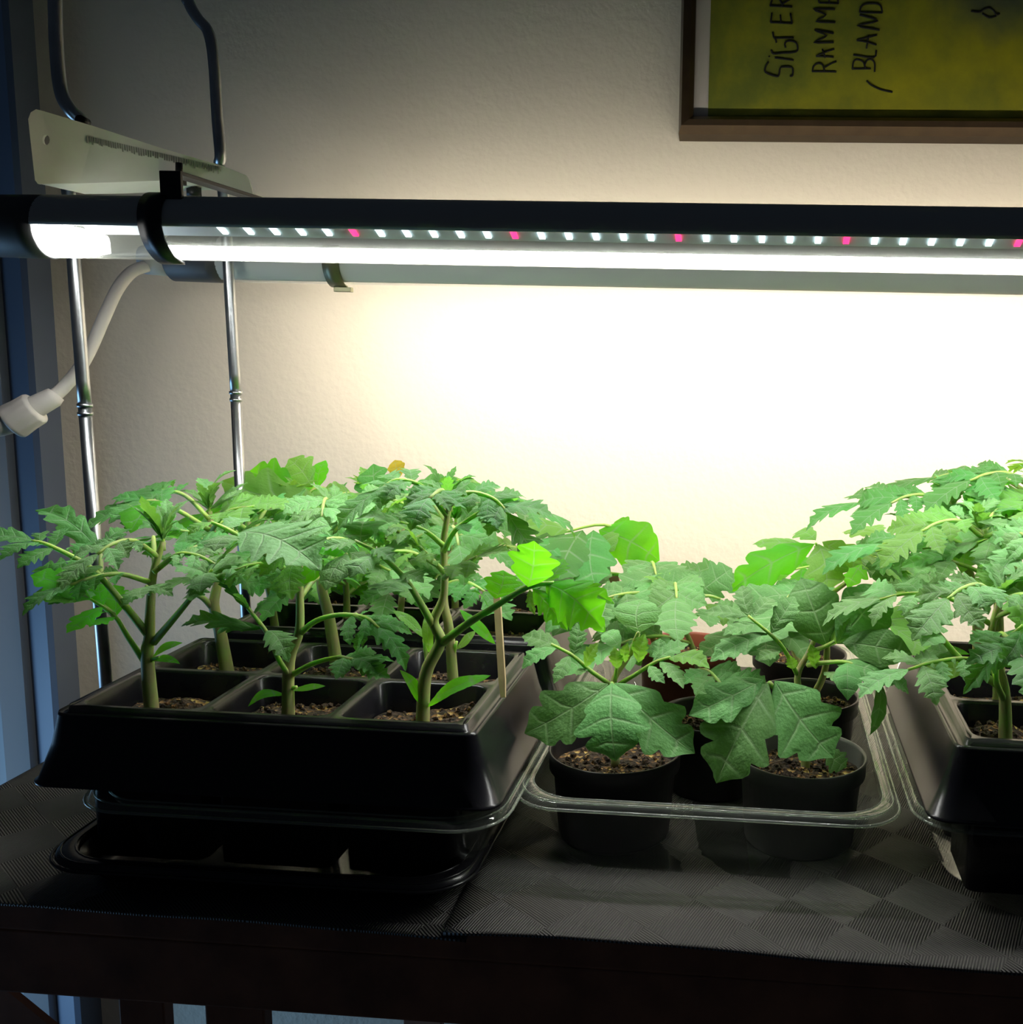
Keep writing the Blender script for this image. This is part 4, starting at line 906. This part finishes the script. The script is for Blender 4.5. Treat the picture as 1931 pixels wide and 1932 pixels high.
Y = .770
p = Plant('tomato plant with a rounded backlit leaf, beside the broad brown stick', V(-.072, .795, .066), 460)
st = [p.base, W(1225, 1180, Y), W(1212, 1110, Y), W(1232, 1070, Y+.004), W(1190, 1010, Y+.004)]
p.stem(st, .0030, .0014)
p.px_leaf(Y, [(1225, 1085, 0), (1190, 1020, 0), (1140, 990, -.004), (1060, 1005, -.010)],
          [(1130, 1000, -.004, 1245, 1058, .0, .95, 'potato', 'leaf_bright', (0, -.9, .45)), (1190, 1010, 0, 1160, 985, .012, 1.3, 'potato', 'leaf_bright', (0, -.95, .3)), (1100, 1000, -.006, 1055, 1095, -.05, .9, 'broad', 'leaf_fine', (0, -.9, .45)), (1120, 1000, -.006, 1125, 1110, -.05, .8, 'broad', 'leaf_fine', (0, -.85, .5)), (1080, 1005, -.008, 980, 1000, -.014, .6, 'broad', 'leaf_light'), (1060, 1010, -.01, 1010, 1070, -.04, .9, 'broad', 'leaf_fine'), (1130, 1010, -.004, 1160, 1040, -.02, 1.2, 'potato', 'leaf_light', (0, -.9, .4)), (1180, 1040, 0, 1240, 1090, -.01, .5, 'broad', 'leaf_fine')])
p.auto(st, [(.5, 250, .06, .046, .0), (.6, 200, .06, .046, .006), (.7, 340, .05, .04, .004), (.8, 290, .05, .042, .004)], 'broad', ('leaf_fine', D), .9)

Y = .735
p = Plant('tomato plant with two light broad leaflets spread against the bright wall', V(.042, Y, .052), 480)
st = [p.base, W(1560, 1250, Y), W(1550, 1120, Y), W(1540, 1030, Y+.004)]
p.stem(st, .0032, .0014)
p.px_leaf(Y, [(1550, 1080, 0), (1545, 1040, -.004), (1540, 1025, -.010)],
          [(1538, 1026, -.010, 1376, 1116, -.020, .52, 'broad', 'leaf_bright', (0, -.85, .5)), (1545, 1026, -.012, 1560, 1120, -.035, .95, 'broad', 'leaf_light', (0, -.95, .35)), (1552, 1022, -.008, 1628, 1064, -.016, .8, 'broad', 'leaf_light', (0, -.85, .5)), (1520, 1030, -.006, 1420, 1028, .006, .5, 'broad', 'leaf_light'), (1540, 1020, 0, 1500, 1006, .02, .9, 'broad', 'leaf_light')], r0=.002)
p.auto(st, [(.5, 210, .05, .044, .006), (.6, 320, .05, .044, .006), (.72, 250, .055, .046, .01), (.8, 30, .05, .04, .012)], 'broad', (D, 'leaf_light'), .9)

Y = .845
p = Plant('tomato plant deep in the clear tray, its crown just under the bright wall', V(.040, Y, .052), 500)
st = [p.base, W(1500, 1180, Y), W(1620, 1080, Y), W(1660, 1015, Y)]
p.stem(st, .0030, .0014)
p.px_leaf(Y, [(1650, 1040, 0), (1665, 1015, -.02), (1672, 1010, -.04)],
          [(1672, 1012, -.05, 1676, 1112, -.075, .85, 'broad', D, (0, -.95, .3)), (1680, 1010, -.05, 1735, 1045, -.055, .7, 'broad', D), (1665, 1012, -.05, 1615, 1050, -.06, .7, 'broad', D), (1665, 1010, -.03, 1590, 1005, .0, .5, 'broad', 'leaf_light'), (1660, 1008, -.02, 1640, 995, .02, .8, 'crinkle', 'leaf_light'), (1640, 1050, -.01, 1600, 1110, -.03, .8, 'broad', 'leaf_bright')])
p.auto(st, [(.5, 250, .05, .044, .0), (.7, 200, .05, .04, .006), (.8, 300, .05, .04, .006)], 'broad', (D, 'leaf_bright'), .9)

# --- plants of the cell tray at the photo's edge
right = [  # base px, node px list (stem), y, label, mats, kind, reach, size
 (1900, 1390, [(1895, 1300), (1870, 1210), (1890, 1120)], .575, 'tomato seedling rising from the first cell of the nine-cell tray', ('leaf_mint', 'leaf_fine'), .055, .036),
 (1890, 1290, [(1885, 1180), (1880, 1090), (1850, 1000)], .640, 'tall bristly tomato seedling with a brownish stem in the nine-cell tray', ('leaf_mint', 'leaf_light', 'leaf_fine'), .060, .040),
 (1850, 1240, [(1840, 1120), (1800, 1000), (1790, 960)], .715, 'tomato seedling at the wall-side corner of the nine-cell tray', ('leaf_fine', 'leaf_light'), .055, .040),
 (2010, 1250, [(1985, 1100), (1960, 960), (1950, 920)], .715, 'tallest tomato seedling of the nine-cell tray, against the bright wall', ('leaf_fine', 'leaf_light'), .06, .044),
 (2090, 1300, [(2080, 1180), (2040, 1080), (2020, 1020)], .640, 'tomato seedling cut by the photo edge, in the middle of the nine-cell tray', ('leaf_mint', 'leaf_fine'), .055, .040)]
rq = []
for i, (bx, by, nodes, Y, lab, mats, reach, size) in enumerate(right):
    b = V(W(bx, by, Y).x, Y, ZS-.002); p = Plant(lab, b, 600+i*20); rq.append(p)
    st = [b]+[W(x, y, Y) for x, y in nodes]
    p.stem(st, .0044, .0017)
    p.auto(st, [(.55, 200, reach, size*.9, .006), (.68, 260, reach*.8, size, .010), (.78, 175, reach, size, .014), (.86, 320, reach, size, .014), (.95, 215, reach*.8, size*.9, .012), (.97, 60, reach*.7, size*.9, .014), (.99, 290, reach*.7, size*.8, .008)], 'fine', mats, .9)
    p.tip(W(*nodes[-1], Y), .024, 'leaf_mint', 9, 'narrow')
p = rq[0]; Y = .575
p.px_leaf(Y, [(1895, 1300, 0), (1850, 1270, -.006), (1812, 1243, -.010), (1770, 1195, -.012)], [(1800, 1180, -.012, 1722, 1150, .0, .8, 'crinkle', 'leaf_mint'), (1790, 1190, -.014, 1722, 1190, -.026, .9, 'crinkle', 'leaf_mint'), (1760, 1185, -.012, 1795, 1150, .0, .9, 'potato', 'leaf_mint'), (1775, 1195, -.012, 1740, 1220, -.03, .9, 'potato', 'leaf_mint')], r0=.0026, r1=.0016)
p.px_leaf(Y, [(1895, 1320, 0), (1880, 1280, -.020), (1890, 1220, -.03), (1931, 1180, -.034)], [(1900, 1215, -.03, 1818, 1310, -.05, .55, 'fine', 'leaf_fine', (-.3, -.85, .5)), (1925, 1190, -.034, 1880, 1265, -.06, .7, 'fine', 'leaf_fine', (0, -.9, .4)), (1935, 1180, -.034, 1960, 1260, -.05, .8, 'fine', 'leaf_fine')], r0=.002)
p.px_leaf(Y, [(1898, 1330, 0), (1870, 1262, .01), (1840, 1255, .01)], [(1828, 1262, .01, 1738, 1240, .012, 2.0, 'lance', 'leaf_light', (0, -.8, .6)), (1830, 1235, .02, 1735, 1232, .03, 1.2, 'lance', 'leaf_bright')])
p = rq[1]; Y = .640
p.px_leaf(Y, [(1880, 1100, 0), (1840, 1075, -.01), (1800, 1060, -.016), (1780, 1050, -.018)], [(1790, 1050, -.018, 1698, 1072, -.03, .55, 'crinkle', 'leaf_mint'), (1800, 1058, -.016, 1725, 1090, -.04, .7, 'crinkle', 'leaf_mint'), (1810, 1055, -.014, 1790, 1020, .01, 1.0, 'crinkle', 'leaf_mint'), (1800, 1060, -.016, 1770, 1100, -.04, .8, 'crinkle', 'leaf_mint')])
p.px_leaf(Y, [(1852, 1005, 0), (1820, 985, -.008), (1800, 985, -.012)], [(1815, 985, -.01, 1740, 1035, -.03, .6, 'crinkle', 'leaf_mint'), (1820, 980, -.01, 1795, 955, .0, 1.0, 'fine', 'leaf_mint'), (1845, 985, -.01, 1918, 992, -.02, .6, 'fine', 'leaf_mint'), (1840, 970, -.006, 1890, 945, .004, .7, 'fine', 'leaf_mint')])
p = rq[3]; Y = .715
p.px_leaf(Y, [(1955, 940, 0), (1900, 925, -.01), (1868, 918, -.014)], [(1868, 918, -.014, 1882, 965, -.05, 1.1, 'broad', 'leaf_fine', (0, -.9, .45)), (1870, 915, -.014, 1925, 940, -.03, .6, 'broad', 'leaf_fine'), (1862, 916, -.014, 1822, 955, -.04, .5, 'broad', 'leaf_fine'), (1862, 914, -.012, 1793, 917, -.01, .5, 'broad', 'leaf_fine'), (1850, 912, -.01, 1818, 897, .006, .5, 'narrow', 'leaf_fine'), (1880, 915, -.01, 1918, 910, .0, .5, 'broad', 'leaf_bright')])
p = rq[2]; Y = .715
p.px_leaf(Y, [(1800, 975, 0), (1790, 945, -.01), (1785, 938, -.014)], [(1785, 938, -.014, 1760, 985, -.04, .9, 'broad', 'leaf_fine', (0, -.9, .45)), (1790, 936, -.012, 1725, 955, -.02, .5, 'narrow', 'leaf_fine'), (1780, 945, -.01, 1722, 965, .0, .5, 'narrow', 'leaf_bright')])
p.px_leaf(Y, [(1800, 1000, 0), (1730, 980, -.006), (1710, 985, -.01)], [(1715, 980, -.01, 1722, 1035, -.03, .9, 'broad', 'leaf_light', (0, -.9, .4)), (1712, 978, -.01, 1665, 972, .0, .4, 'narrow', 'leaf_fine'), (1720, 985, -.01, 1745, 1030, -.02, .8, 'broad', 'leaf_bright')])
